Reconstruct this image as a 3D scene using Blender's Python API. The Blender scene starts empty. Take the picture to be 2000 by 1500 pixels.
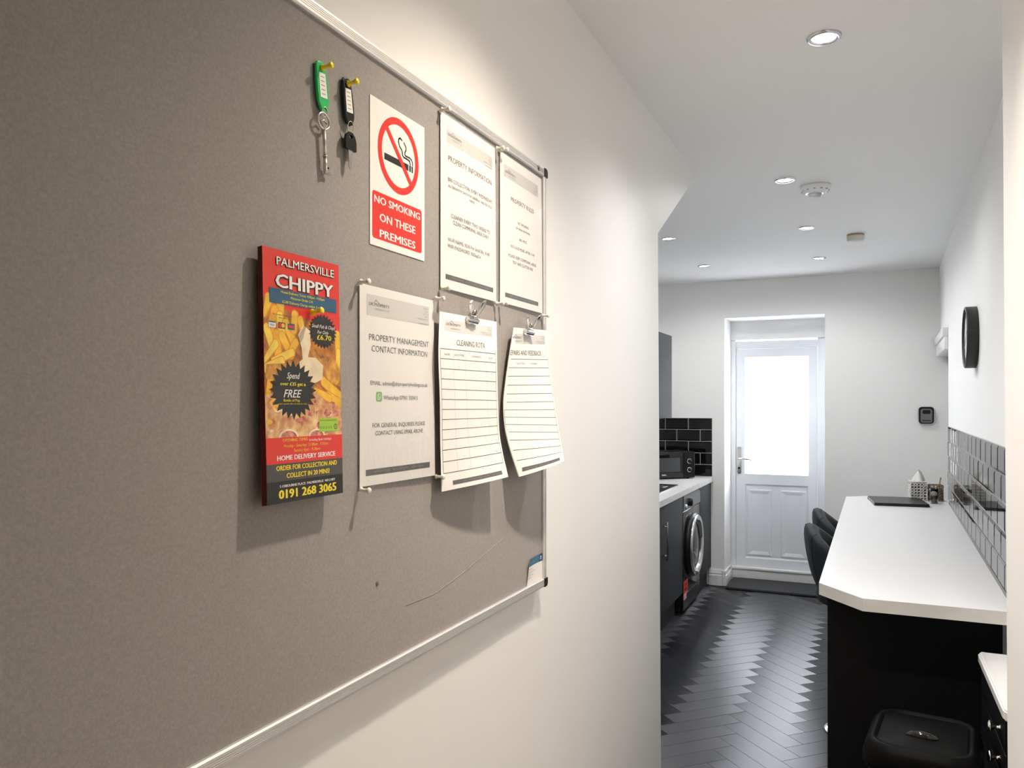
import bpy, bmesh, math, random
from mathutils import Vector, Matrix
random.seed(7)
sc = bpy.context.scene
COL = sc.collection
PI = math.pi

# ---------------------------------------------------------------- camera
cam_d = bpy.data.cameras.new('camera'); cam = bpy.data.objects.new('camera', cam_d); COL.objects.link(cam)
cam.location = (0, 0, 1.45); cam.rotation_euler = (PI/2, 0, math.radians(24.29))
cam_d.sensor_fit = 'HORIZONTAL'; cam_d.sensor_width = 36; cam_d.lens = 27.72; cam_d.shift_y = 0.02
cam_d.clip_start = 0.02
sc.camera = cam
# ---------------------------------------------------------------- world: bright overcast sky
w = bpy.data.worlds.new('overcast_sky'); sc.world = w; w.use_nodes = True
nt = w.node_tree; bg = nt.nodes['Background']
tc = nt.nodes.new('ShaderNodeTexCoord'); nz = nt.nodes.new('ShaderNodeTexNoise'); nz.inputs['Scale'].default_value = 1.6
rp = nt.nodes.new('ShaderNodeValToRGB')
rp.color_ramp.elements[0].color = (0.72, 0.82, 0.97, 1); rp.color_ramp.elements[1].color = (0.86, 0.93, 1, 1)
nt.links.new(tc.outputs['Generated'], nz.inputs['Vector']); nt.links.new(nz.outputs['Fac'], rp.inputs['Fac'])
nt.links.new(rp.outputs['Color'], bg.inputs['Color']); bg.inputs['Strength'].default_value = 7.5
# ---------------------------------------------------------------- view and render look
sc.view_settings.view_transform = 'Standard'; sc.view_settings.look = 'None'
sc.view_settings.gamma = 1; sc.view_settings.use_curve_mapping = False
sc.view_settings.exposure = 1.45
KITCHEN_W, HALL_W, WARM_W = 7.6, 19.0, 32.0        # spot lamp powers
COOL_C, WARM_C = (1.0, 0.99, 0.98), (1.0, 0.86, 0.70)
sc.cycles.use_denoising = True
sc.cycles.max_bounces = 10; sc.cycles.diffuse_bounces = 6; sc.cycles.glossy_bounces = 5
sc.cycles.transparent_max_bounces = 12
sc.cycles.sample_clamp_indirect = 6

# ================================================================ materials
MATS = {}
def mat(name, col, rough=0.5, metal=0.0, nscale=0, namt=0.0, bump=0.0, bscale=None, spec=0.5, coat=0, stretch=None, sheen=0, col2=None):
    if name in MATS: return MATS[name]
    m = bpy.data.materials.new(name); m.use_nodes = True; t = m.node_tree
    b = t.nodes['Principled BSDF']
    b.inputs['Roughness'].default_value = rough; b.inputs['Metallic'].default_value = metal
    b.inputs['Specular IOR Level'].default_value = spec
    b.inputs['Coat Weight'].default_value = coat; b.inputs['Sheen Weight'].default_value = sheen
    c = (*col, 1)
    tcn = t.nodes.new('ShaderNodeTexCoord'); mp = t.nodes.new('ShaderNodeMapping')
    if stretch: mp.inputs['Scale'].default_value = stretch
    t.links.new(tcn.outputs['Object'], mp.inputs['Vector'])
    n = t.nodes.new('ShaderNodeTexNoise'); n.inputs['Scale'].default_value = nscale or 12; n.inputs['Detail'].default_value = 4
    t.links.new(mp.outputs['Vector'], n.inputs['Vector'])
    r = t.nodes.new('ShaderNodeValToRGB'); a = namt or 0.02
    r.color_ramp.elements[0].position = 0.3; r.color_ramp.elements[1].position = 0.7
    r.color_ramp.elements[0].color = tuple(min(1, x*(1-a)) for x in col)+(1,)
    r.color_ramp.elements[1].color = (*(col2 or tuple(min(1, x*(1+a)) for x in col)), 1)
    t.links.new(n.outputs['Fac'], r.inputs['Fac']); t.links.new(r.outputs['Color'], b.inputs['Base Color'])
    if bump:
        n2 = t.nodes.new('ShaderNodeTexNoise'); n2.inputs['Scale'].default_value = bscale or 200; n2.inputs['Detail'].default_value = 3
        t.links.new(mp.outputs['Vector'], n2.inputs['Vector'])
        bp = t.nodes.new('ShaderNodeBump'); bp.inputs['Strength'].default_value = bump; bp.inputs['Distance'].default_value = 0.002
        t.links.new(n2.outputs['Fac'], bp.inputs['Height']); t.links.new(bp.outputs['Normal'], b.inputs['Normal'])
    m.diffuse_color = c; MATS[name] = m
    return m
def emis(name, col, s):
    m = bpy.data.materials.new(name); m.use_nodes = True; t = m.node_tree; b = t.nodes['Principled BSDF']
    b.inputs['Base Color'].default_value = (*col, 1); b.inputs['Emission Color'].default_value = (*col, 1); b.inputs['Emission Strength'].default_value = s
    return m
wallm = mat('white_wall_paint', (0.87, 0.87, 0.86), 0.62, bump=0.12, bscale=90, nscale=1.5, namt=0.012)
hallm = mat('hall_wall_paint', (0.87, 0.86, 0.84), 0.5, bump=0.12, bscale=90, nscale=1.5, namt=0.012)
ceilm = mat('ceiling_paint', (0.83, 0.83, 0.825), 0.75, bump=0.06, bscale=60, nscale=1, namt=0.01)
gloss_w = mat('white_gloss_paint', (0.80, 0.80, 0.80), 0.3, nscale=6, namt=0.01)
upvc = mat('white_door_plastic', (0.74, 0.77, 0.80), 0.35, nscale=4, namt=0.01, bump=0.05, bscale=150)
felt = mat('grey_felt', (0.335, 0.313, 0.297), 0.95, nscale=300, namt=0.09, bump=0.18, bscale=900, spec=0.15, sheen=0.1)
alu = mat('brushed_aluminium', (0.74, 0.73, 0.72), 0.42, 0.6, nscale=40, namt=0.05, stretch=(1, 0.02, 1))
chrome = mat('chrome', (0.75, 0.75, 0.74), 0.12, 1.0)
nickel = mat('nickel', (0.72, 0.68, 0.60), 0.25, 1.0, nscale=60, namt=0.05)
blackpl = mat('black_plastic', (0.009, 0.009, 0.009), 0.35, spec=0.3)
binpl = mat('bin_plastic', (0.003, 0.003, 0.003), 0.45, bump=0.1, bscale=500, spec=0.05)
blackmat = mat('black_melamine', (0.006, 0.006, 0.007), 0.6, bump=0.1, bscale=300, spec=0.15)
whitepl = mat('white_plastic', (0.82, 0.80, 0.77), 0.3)
clearpl = mat('milky_pin_plastic', (0.85, 0.80, 0.73), 0.2)
yellowpl = mat('yellow_plastic', (0.95, 0.72, 0.02), 0.3)
greenpl = mat('green_plastic', (0.02, 0.55, 0.14), 0.3)
cabm = mat('grey_cabinet_front', (0.055, 0.058, 0.060), 0.65, nscale=3, namt=0.05, spec=0.1)
cabin = mat('cabinet_carcass', (0.10, 0.105, 0.105), 0.45)
worktopm = mat('white_worktop', (0.80, 0.80, 0.80), 0.32, nscale=5, namt=0.03, col2=(0.76, 0.765, 0.77), bump=0.04, bscale=250)
edgem = mat('worktop_edge', (0.66, 0.65, 0.62), 0.4, nscale=9, namt=0.07, stretch=(1, 1, 3))
tilem = mat('black_glazed_tile', (0.004, 0.004, 0.005), 0.05, nscale=8, namt=0.2, bump=0.03, bscale=14, spec=0.38)
grout = mat('white_grout', (0.62, 0.62, 0.60), 0.8, nscale=80, namt=0.05)
rubber = mat('dark_rubber', (0.02, 0.02, 0.022), 0.7)
velvet = mat('dark_teal_velvet', (0.006, 0.014, 0.020), 0.6, nscale=20, namt=0.25, sheen=0.10, spec=0.35, bump=0.2, bscale=300)
matm = mat('grey_door_mat', (0.04, 0.042, 0.045), 0.95, nscale=200, namt=0.4, bump=0.8, bscale=400)
silver = mat('silver_grey_panel', (0.16, 0.165, 0.17), 0.25, 0.3)
glassblk = mat('black_glass', (0.008, 0.008, 0.009), 0.04)
screenm = mat('oven_window_mesh', (0.07, 0.072, 0.075), 0.3)
paper = mat('paper', (0.86, 0.84, 0.82), 0.6, nscale=30, namt=0.01, spec=0.3)
greyband = mat('print_grey_band', (0.64, 0.63, 0.61), 0.6)
ink = mat('print_dark_grey', (0.14, 0.14, 0.145), 0.6)
inkl = mat('print_light_grey', (0.33, 0.33, 0.33), 0.6)
inkf = mat('print_footer', (0.13, 0.125, 0.125), 0.5)
inkline = mat('print_rule', (0.07, 0.065, 0.065), 0.6)
inklinel = mat('print_thin_rule', (0.45, 0.45, 0.45), 0.6)
red = mat('print_red', (0.74, 0.035, 0.02), 0.35)
pwhite = mat('print_white', (0.84, 0.82, 0.80), 0.4)
pblack = mat('print_black', (0.012, 0.011, 0.011), 0.4)
pyel = mat('print_yellow', (0.88, 0.70, 0.02), 0.4)
wicker = mat('white_wicker', (0.70, 0.68, 0.64), 0.7, nscale=60, namt=0.1)
brownw = mat('brown_wicker', (0.24, 0.19, 0.14), 0.7, nscale=60, namt=0.3)
napkin = mat('paper_napkin', (0.82, 0.80, 0.77), 0.8)
wood = mat('wooden_stick', (0.35, 0.18, 0.10), 0.6)
chip = mat('chipboard_edge', (0.45, 0.36, 0.32), 0.7, nscale=200, namt=0.2)
leatherm = mat('black_leatherette', (0.010, 0.010, 0.012), 0.35, bump=0.2, bscale=300)

def film_mat():
    m = bpy.data.materials.new('clear_laminate'); m.use_nodes = True; t = m.node_tree; t.nodes.clear()
    o = t.nodes.new('ShaderNodeOutputMaterial'); mx = t.nodes.new('ShaderNodeMixShader')
    tr = t.nodes.new('ShaderNodeBsdfTransparent'); tr.inputs['Color'].default_value = (0.97, 0.97, 0.97, 1)
    g = t.nodes.new('ShaderNodeBsdfGlossy'); g.inputs['Roughness'].default_value = 0.12
    lw = t.nodes.new('ShaderNodeLayerWeight'); lw.inputs['Blend'].default_value = 0.5
    pw = t.nodes.new('ShaderNodeMath'); pw.operation = 'POWER'; pw.inputs[1].default_value = 4.0
    f = t.nodes.new('ShaderNodeMath'); f.operation = 'MULTIPLY_ADD'; f.inputs[1].default_value = 0.6; f.inputs[2].default_value = 0.04
    t.links.new(lw.outputs['Facing'], pw.inputs[0]); t.links.new(pw.outputs[0], f.inputs[0])
    n = t.nodes.new('ShaderNodeTexNoise'); n.inputs['Scale'].default_value = 18
    bp = t.nodes.new('ShaderNodeBump'); bp.inputs['Strength'].default_value = 0.25; bp.inputs['Distance'].default_value = 0.004
    t.links.new(n.outputs['Fac'], bp.inputs['Height']); t.links.new(bp.outputs['Normal'], g.inputs['Normal'])
    t.links.new(f.outputs[0], mx.inputs[0]); t.links.new(tr.outputs[0], mx.inputs[1]); t.links.new(g.outputs[0], mx.inputs[2])
    t.links.new(mx.outputs[0], o.inputs[0]); return m
film = film_mat()
def frosted_mat():
    m = bpy.data.materials.new('frosted_patterned_glass'); m.use_nodes = True; t = m.node_tree; t.nodes.clear()
    o = t.nodes.new('ShaderNodeOutputMaterial'); mx = t.nodes.new('ShaderNodeMixShader'); mx.inputs[0].default_value = 0.12
    tr = t.nodes.new('ShaderNodeBsdfTranslucent')
    g = t.nodes.new('ShaderNodeBsdfGlossy'); g.inputs['Roughness'].default_value = 0.15
    tc = t.nodes.new('ShaderNodeTexCoord'); n = t.nodes.new('ShaderNodeTexVoronoi'); n.inputs['Scale'].default_value = 28
    nn = t.nodes.new('ShaderNodeTexNoise'); nn.inputs['Scale'].default_value = 9; nn.inputs['Detail'].default_value = 5
    r = t.nodes.new('ShaderNodeValToRGB'); r.color_ramp.elements[0].color = (0.86, 0.845, 0.84, 1); r.color_ramp.elements[1].color = (1, 0.985, 0.98, 1)
    r.color_ramp.elements[0].position = 0.35; r.color_ramp.elements[1].position = 0.62
    bp = t.nodes.new('ShaderNodeBump'); bp.inputs['Strength'].default_value = 0.6; bp.inputs['Distance'].default_value = 0.01
    t.links.new(tc.outputs['Object'], n.inputs['Vector']); t.links.new(tc.outputs['Object'], nn.inputs['Vector'])
    t.links.new(nn.outputs['Fac'], r.inputs['Fac']); t.links.new(r.outputs['Color'], tr.inputs['Color'])
    t.links.new(n.outputs['Distance'], bp.inputs['Height']); t.links.new(bp.outputs['Normal'], g.inputs['Normal'])
    t.links.new(tr.outputs[0], mx.inputs[1]); t.links.new(g.outputs[0], mx.inputs[2]); t.links.new(mx.outputs[0], o.inputs[0])
    return m
frosted = frosted_mat()
def plank_mat(i, base):
    m = bpy.data.materials.new('dark_floor_plank_%d' % i); m.use_nodes = True; t = m.node_tree; b = t.nodes['Principled BSDF']
    uv = t.nodes.new('ShaderNodeUVMap'); mp = t.nodes.new('ShaderNodeMapping'); mp.inputs['Scale'].default_value = (2.5, 22, 1)
    oi = t.nodes.new('ShaderNodeObjectInfo'); ad = t.nodes.new('ShaderNodeVectorMath'); ad.operation = 'ADD'
    n = t.nodes.new('ShaderNodeTexNoise'); n.inputs['Scale'].default_value = 3; n.inputs['Detail'].default_value = 5
    r = t.nodes.new('ShaderNodeValToRGB'); r.color_ramp.elements[0].position = 0.3; r.color_ramp.elements[1].position = 0.75
    r.color_ramp.elements[0].color = (*[x*0.75 for x in base], 1); r.color_ramp.elements[1].color = (*[x*1.25 for x in base], 1)
    t.links.new(uv.outputs[0], mp.inputs[0]); t.links.new(mp.outputs[0], ad.inputs[0]); t.links.new(oi.outputs['Random'], ad.inputs[1])
    t.links.new(ad.outputs[0], n.inputs['Vector']); t.links.new(n.outputs['Fac'], r.inputs['Fac']); t.links.new(r.outputs['Color'], b.inputs['Base Color'])
    tg = t.nodes.new('ShaderNodeTangent'); tg.direction_type = 'UV_MAP'; tg.uv_map = 'UVMap'
    t.links.new(tg.outputs[0], b.inputs['Tangent'])
    b.inputs['Anisotropic'].default_value = 0.92; b.inputs['Anisotropic Rotation'].default_value = 0.25; b.inputs['Roughness'].default_value = 0.32; b.inputs['Specular IOR Level'].default_value = 0.9
    bp = t.nodes.new('ShaderNodeBump'); bp.inputs['Strength'].default_value = 0.12; bp.inputs['Distance'].default_value = 0.001
    t.links.new(n.outputs['Fac'], bp.inputs['Height']); t.links.new(bp.outputs['Normal'], b.inputs['Normal'])
    return m
plankm = [plank_mat(1, (0.022, 0.024, 0.031)), plank_mat(2, (0.027, 0.029, 0.037)), plank_mat(3, (0.018, 0.020, 0.026))]

# ================================================================ geometry helpers
class B:
    """collects geometry, then links it as ONE mesh object"""
    def __init__(s): s.bm = bmesh.new(); s.mats = []
    def mi(s, m):
        if m not in s.mats: s.mats.append(m)
        return s.mats.index(m)
    def _tag(s, faces, m, smooth=False):
        i = s.mi(m)
        for f in faces: f.material_index = i; f.smooth = smooth
    def box(s, a, b, m, bev=0, seg=2, rot=None, piv=None):
        x0, y0, z0 = a; x1, y1, z1 = b
        t = bmesh.new()
        v = [t.verts.new(p) for p in [(x0,y0,z0),(x1,y0,z0),(x1,y1,z0),(x0,y1,z0),(x0,y0,z1),(x1,y0,z1),(x1,y1,z1),(x0,y1,z1)]]
        for q in [(0,3,2,1),(4,5,6,7),(0,1,5,4),(1,2,6,5),(2,3,7,6),(3,0,4,7)]: t.faces.new([v[k] for k in q])
        if bev: bmesh.ops.bevel(t, geom=t.edges[:], offset=bev, segments=seg, affect='EDGES', profile=0.6)
        if rot is not None:
            bmesh.ops.rotate(t, verts=t.verts[:], cent=piv or (0,0,0), matrix=rot)
        s.merge(t, m, bool(bev)); return s
    def merge(s, t, m, smooth=False):
        mp = {v: s.bm.verts.new(v.co) for v in t.verts}
        fs = []
        for f in t.faces:
            try: fs.append(s.bm.faces.new([mp[v] for v in f.verts]))
            except ValueError: pass
        s._tag(fs, m, smooth); t.free()
    def prism(s, pts, ax, lo, hi, m, bev=0, m_side=None):
        """polygon of 2D points extruded along axis ax (0,1,2) from lo to hi"""
        t = bmesh.new()
        def P(p, h):
            return [(h, p[0], p[1]), (p[0], h, p[1]), (p[0], p[1], h)][ax]
        a = [t.verts.new(P(p, lo)) for p in pts]; b = [t.verts.new(P(p, hi)) for p in pts]
        f0 = t.faces.new(a); f1 = t.faces.new(b); sd = []
        for i in range(len(pts)):
            j = (i+1) % len(pts); sd.append(t.faces.new([a[i], a[j], b[j], b[i]]))
        bmesh.ops.recalc_face_normals(t, faces=t.faces[:])
        if bev: bmesh.ops.bevel(t, geom=t.edges[:], offset=bev, segments=2, affect='EDGES')
        if m_side is not None and not bev:
            i1, i2 = s.mi(m), s.mi(m_side)
            mp = {v: s.bm.verts.new(v.co) for v in t.verts}
            for f in t.faces:
                g = s.bm.faces.new([mp[v] for v in f.verts]); g.material_index = i2 if f in sd else i1
            t.free(); return s
        s.merge(t, m, False); return s
    def lathe(s, prof, o, ax, m, n=24, smooth=True, sx=1, sy=1):
        """profile [(r, h)...] turned about an axis through o; ax = direction vector"""
        ax = Vector(ax).normalized(); up = Vector((0,0,1)) if abs(ax.z) < 0.9 else Vector((1,0,0))
        e1 = up.cross(ax).normalized(); e2 = ax.cross(e1); o = Vector(o)
        rings = []
        for r, h in prof:
            if r < 1e-6: rings.append([s.bm.verts.new(o+ax*h)])
            else: rings.append([s.bm.verts.new(o+ax*h+e1*(r*sx*math.cos(2*PI*k/n))+e2*(r*sy*math.sin(2*PI*k/n))) for k in range(n)])
        fs = []
        for A, C in zip(rings, rings[1:]):
            for k in range(n):
                l = (k+1) % n
                if len(A) == 1 and len(C) == 1: continue
                if len(A) == 1: q = [A[0], C[l], C[k]][::-1]
                elif len(C) == 1: q = [A[k], A[l], C[0]]
                else: q = [A[k], A[l], C[l], C[k]]
                fs.append(s.bm.faces.new(q))
        s._tag(fs, m, smooth); return s
    def tube(s, pts, r, m, n=8, closed=False, caps=True):
        pts = [Vector(p) for p in pts]; N = len(pts); rings = []
        rr = r if isinstance(r, (list, tuple)) else [r]*N
        for i, p in enumerate(pts):
            if closed: d = pts[(i+1) % N]-pts[i-1]
            else: d = pts[min(i+1, N-1)]-pts[max(i-1, 0)]
            d.normalize(); u = Vector((0,0,1)) if abs(d.z) < 0.95 else Vector((1,0,0))
            if i and not closed or (closed and i): u = pu
            e1 = (u - d*u.dot(d)).normalized(); e2 = d.cross(e1); pu = e1
            rings.append([s.bm.verts.new(p+e1*(rr[i]*math.cos(2*PI*k/n))+e2*(rr[i]*math.sin(2*PI*k/n))) for k in range(n)])
        fs = []
        for i in range(N if closed else N-1):
            A, C = rings[i], rings[(i+1) % N]
            for k in range(n):
                l = (k+1) % n; fs.append(s.bm.faces.new([A[k], A[l], C[l], C[k]]))
        if caps and not closed:
            fs.append(s.bm.faces.new(rings[0][::-1])); fs.append(s.bm.faces.new(rings[-1]))
        s._tag(fs, m, True); return s
    def grid(s, f, nu, nv, m, smooth=True, closeu=False, closev=False):
        V = [[s.bm.verts.new(f(i/nu, j/nv)) for j in range(nv if closev else nv+1)] for i in range(nu if closeu else nu+1)]
        fs = []
        for i in range(nu):
            for j in range(nv):
                a = V[i][j]; b = V[(i+1) % len(V)][j]; c2 = V[(i+1) % len(V)][(j+1) % len(V[0])]; d = V[i][(j+1) % len(V[0])]
                fs.append(s.bm.faces.new([a, b, c2, d]))
        s._tag(fs, m, smooth); return V
    def build(s, name, parent=None, kind=None, recalc=True):
        if recalc: bmesh.ops.recalc_face_normals(s.bm, faces=s.bm.faces[:])
        me = bpy.data.meshes.new(name); s.bm.to_mesh(me); s.bm.free()
        for m in s.mats: me.materials.append(m)
        o = bpy.data.objects.new(name, me); COL.objects.link(o)
        if parent: o.parent = parent
        if kind: o['kind'] = kind
        return o
def thing(name, label, cat, loc=(0,0,0), rz=0, group=None):
    o = bpy.data.objects.new(name, None); COL.objects.link(o); o.empty_display_size = 0.05
    o.location = loc; o.rotation_euler = (0, 0, rz); o['label'] = label; o['category'] = cat
    if group: o['group'] = group
    return o
def tag(o, label, cat, group=None):
    o['label'] = label; o['category'] = cat
    if group: o['group'] = group
    return o
def copy_tree(o, parent=None):
    c = o.copy(); COL.objects.link(c); c.parent = parent
    for ch in list(o.children): copy_tree(ch, c)
    return c
def rrect(w, h, r, n=5, cx=0, cy=0):
    p = []
    for (sx, sy, a0) in ((1,1,0), (-1,1,90), (-1,-1,180), (1,-1,270)):
        for k in range(n+1):
            a = math.radians(a0+90*k/n); p.append((cx+sx*(w/2-r)+r*math.cos(a), cy+sy*(h/2-r)+r*math.sin(a)))
    return p

# ---- printing: flat shapes and lettering laid on a surface S(y, z, off) -> (x, y, z)
class Print(B):
    def __init__(s, S): super().__init__(); s.S = S
    def fc(s, co, m, layer, cut=0):
        """co: list of (y,z) outline"""
        t = bmesh.new(); vs = [t.verts.new((a, b, 0)) for a, b in co]; t.faces.new(vs)
        if len(vs) > 4: bmesh.ops.triangulate(t, faces=t.faces[:])
        if cut: bmesh.ops.subdivide_edges(t, edges=t.edges[:], cuts=cut, use_grid_fill=True)
        s.put(t, m, layer)
    def put(s, t, m, layer):
        off = 0.00015*layer; i = s.mi(m); mp = {}
        for v in t.verts:
            p = s.S(v.co.x, v.co.y, off); mp[v] = s.bm.verts.new(p) if p is not None else None
        for f in t.faces:
            q = [mp[v] for v in f.verts]
            if None in q: continue
            try: g = s.bm.faces.new(q); g.material_index = i
            except ValueError: pass
        t.free()
    def rect(s, y0, z0, y1, z1, m, layer=1, cut=0): s.fc([(y0,z0),(y1,z0),(y1,z1),(y0,z1)], m, layer, cut)
    def hline(s, y0, y1, z, th, m, layer=1, n=14):
        for k in range(n):
            a = y0+(y1-y0)*k/n; b = y0+(y1-y0)*(k+1)/n; s.rect(a, z-th/2, b, z+th/2, m, layer)
    def vline(s, y, z0, z1, th, m, layer=1, n=14):
        for k in range(n):
            a = z0+(z1-z0)*k/n; b = z0+(z1-z0)*(k+1)/n; s.rect(y-th/2, a, y+th/2, b, m, layer)
    def disc(s, y, z, r, m, layer=1, n=28, ry=None): s.fc([(y+(ry or r)*math.cos(2*PI*k/n), z+r*math.sin(2*PI*k/n)) for k in range(n)], m, layer)
    def ring(s, y, z, r0, r1, m, layer=1, n=40):
        for k in range(n):
            a, b = 2*PI*k/n, 2*PI*(k+1)/n
            s.fc([(y+r*math.cos(q), z+r*math.sin(q)) for r, q in ((r0,a),(r1,a),(r1,b),(r0,b))], m, layer)
    def star(s, y, z, ry, rz, m, layer, n=28, inner=0.8):
        p = []
        for k in range(2*n):
            q = PI*k/n; g = 1 if k % 2 == 0 else inner; p.append((y+ry*g*math.cos(q), z+rz*g*math.sin(q)))
        for k in range(2*n): s.fc([(y, z), p[k], p[(k+1) % (2*n)]], m, layer)
    def stroke(s, pts, w, m, layer):
        for (a, b), (c, d) in zip(pts, pts[1:]):
            L = math.hypot(c-a, d-b) or 1; nx, ny = -(d-b)/L*w/2, (c-a)/L*w/2; ex, ey = (c-a)/L*w*0.3, (d-b)/L*w*0.3
            s.fc([(a+nx-ex, b+ny-ey), (c+nx+ex, d+ny+ey), (c-nx+ex, d-ny+ey), (a-nx-ex, b-ny-ey)], m, layer)
    def text(s, body, y0, y1, z, cap, m, layer=2, bold=0.0, shear=0.0, res=2, dirs=None):
        """fit the words between y0 and y1, baseline z, capital height cap; bold = stroke widening in font units"""
        cu = bpy.data.curves.new('lettering', 'FONT'); cu.body = body; cu.size = 1; cu.resolution_u = res; cu.shear = shear
        ob = bpy.data.objects.new('lettering', cu); COL.objects.link(ob)
        dg = bpy.context.evaluated_depsgraph_get(); me = bpy.data.meshes.new_from_object(ob.evaluated_get(dg))
        xs = [v.co.x for v in me.vertices]
        if xs:
            x0, x1 = min(xs)-bold, max(xs)+bold; k = (y1-y0)/max(1e-6, x1-x0); kz = cap/(0.69+bold)
            D = dirs or (((-1, 0), (1, 0), (0, 0.6)) if bold else ((0, 0),))
            for n, (dx, dz) in enumerate(D):
                t = bmesh.new(); t.from_mesh(me)
                for v in t.verts: v.co = (y0+(v.co.x+dx*bold-x0)*k, z+(v.co.y+dz*bold)*kz, 0)
                s.put(t, m, layer+0.13*n)
        bpy.data.objects.remove(ob); bpy.data.curves.remove(cu); bpy.data.meshes.remove(me)
    def otext(s, body, y0, y1, z, cap, m, layer=3, bold=0.01, ob=0.045, om=None, **k):
        e = ob*(y1-y0)*0.12; s.text(body, y0-e, y1+e, z, cap, om or pblack, layer, bold=ob, dirs=((-1,0),(1,0),(0,1),(0,-1),(-.7,.7),(.7,.7),(-.7,-.7),(.7,-.7)), **k); s.text(body, y0, y1, z, cap, m, layer+1.4, bold=bold, **k)

# ================================================================ the setting
CZ = 2.435
def struct(b, name, parent=None): return b.build(name, parent, 'structure')
# left hall wall, its head cut on a slope over the kitchen opening
b = B(); b.prism([(-1.3, 0), (2.776, 0), (2.727, 2.05), (3.41, CZ), (-1.3, CZ)], 0, -0.79, -0.67, hallm)
struct(b, 'wall_left')
b = B(); b.box((-1.85, 2.55, 0), (-0.79, 2.67, CZ), wallm); struct(b, 'wall_side_left')
b = B(); b.box((-1.85, 2.67, 0), (-1.75, 6.45, CZ), wallm); struct(b, 'wall_far_left')
# near right hall wall (the white strip at the frame's edge) and the alcove behind it
b = B(); b.prism([(-1.3, 0), (1.70, 0), (1.815, CZ), (-1.3, CZ)], 0, 0.24, 0.34, wallm); struct(b, 'wall_near_right')
b = B(); b.box((0.34, 1.55, 0), (0.62, 1.66, CZ), wallm); b.box((0.62, 1.55, 0), (0.70, 2.62, CZ), wallm); struct(b, 'wall_alcove')
b = B(); b.box((-0.79, -1.42, 0), (0.34, -1.3, CZ), hallm); struct(b, 'wall_front')
b = B(); b.box((-0.67, -1.3, -0.004), (0.24, 1.72, 0.006), mat('beige_bounce_carpet', (0.42, 0.36, 0.29), 0.95, nscale=300, namt=0.3, bump=0.6, bscale=500)); struct(b, 'floor_bounce_carpet')  # unseen pale carpet, added to bounce warm light up into the hall
# back wall with the door recess
BY, DY = 6.45, 6.80
b = B()
OX0, OX1, OZ = -1.046, -0.298, 2.14
b.box((-1.85, BY, 0), (OX0, DY+0.12, CZ), wallm); b.box((OX1, BY, 0), (0.75, DY+0.12, CZ), wallm); b.box((OX0, BY, OZ), (OX1, DY+0.12, CZ), wallm)
wall_back = struct(b, 'wall_back')
# right kitchen wall, slightly out of parallel: local x runs along it
WA = math.atan(0.0218)
wr = bpy.data.objects.new('wall_right', None)
b = B()   # local: x along wall, y away from the room
b.box((0, 0, 0), (2.90, 0.10, CZ), wallm); b.box((2.90, 0, 1.93), (3.87, 0.10, CZ), wallm); b.box((0, 0.10, 0), (0.05, 0.30, CZ), wallm)
wall_right = struct(b, 'wall_right')
wall_right.location = (0.386, 2.60, 0); wall_right.rotation_euler = (0, 0, PI/2-WA)
wall_right.scale = (1, -1, 1)
b = B(); b.box((-1.85, -1.42, CZ), (0.75, DY+0.2, CZ+0.08), ceilm); struct(b, 'ceiling')
# floor base and its herringbone planks
b = B(); b.box((-1.85, -1.42, -0.08), (0.75, DY+0.2, -0.004), rubber); floor = struct(b, 'floor')
PW, PL = 0.097, 0.388
def plank_mesh(i):
    t = bmesh.new(); g = 0.0003; bv = 0.0008
    def ring(ins, z): return [t.verts.new(p) for p in [(g+ins, g+ins, z), (PL-g-ins, g+ins, z), (PL-g-ins, PW-g-ins, z), (g+ins, PW-g-ins, z)]]
    r0, r1, r2 = ring(0, -0.004), ring(0, -bv), ring(bv, 0)
    t.faces.new(r2)
    for A, C in ((r0, r1), (r1, r2)):
        for k in range(4): t.faces.new([A[k], A[(k+1) % 4], C[(k+1) % 4], C[k]])
    uvl = t.loops.layers.uv.new('UVMap')
    for f in t.faces:
        for l in f.loops: l[uvl].uv = (l.vert.co.x/PL, l.vert.co.y/PL)
    me = bpy.data.meshes.new('plank'); t.to_mesh(me); t.free(); me.materials.append(plankm[i]); return me
pm = [plank_mesh(i) for i in range(3)]
c45 = math.cos(PI/4); nplank = 0; rest = []
def lat(a_, b_): return ((a_-b_)*c45*PW-0.80, (a_+b_)*c45*PW+4.4)
for i in range(-60, 60):
    for j in range(-9, 10):
        for kind in (0, 1):
            a_, b_ = i+4*j, i-4*j
            if kind == 0: X0, Y0 = lat(a_, b_); mx, my = lat(a_+2, b_+0.5); rz = PI/4
            else: X0, Y0 = lat(a_+1, b_+1); mx, my = lat(a_+0.5, b_+3); rz = 3*PI/4
            if not (-1.6 < mx < 0.3 and 2.0 < my < 6.6): continue
            if my > 6.27 and not (-0.86 < mx < -0.49): continue
            if mx > 0.2 or (my < 2.6 and mx < -0.45): continue
            vis = -1.28 < mx < 0.02 and my > 2.75
            if vis and nplank < 298:
                o = bpy.data.objects.new('plank', random.choice(pm)); COL.objects.link(o); o.parent = floor
                o.location = (X0, Y0, random.uniform(-0.0002, 0.0002)); o.rotation_euler = (random.uniform(-.0012, .0012), random.uniform(-.0006, .0006), rz); nplank += 1
            else: rest.append((X0, Y0, rz))
b = bmesh.new(); uvl = b.loops.layers.uv.new('UVMap')
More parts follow.
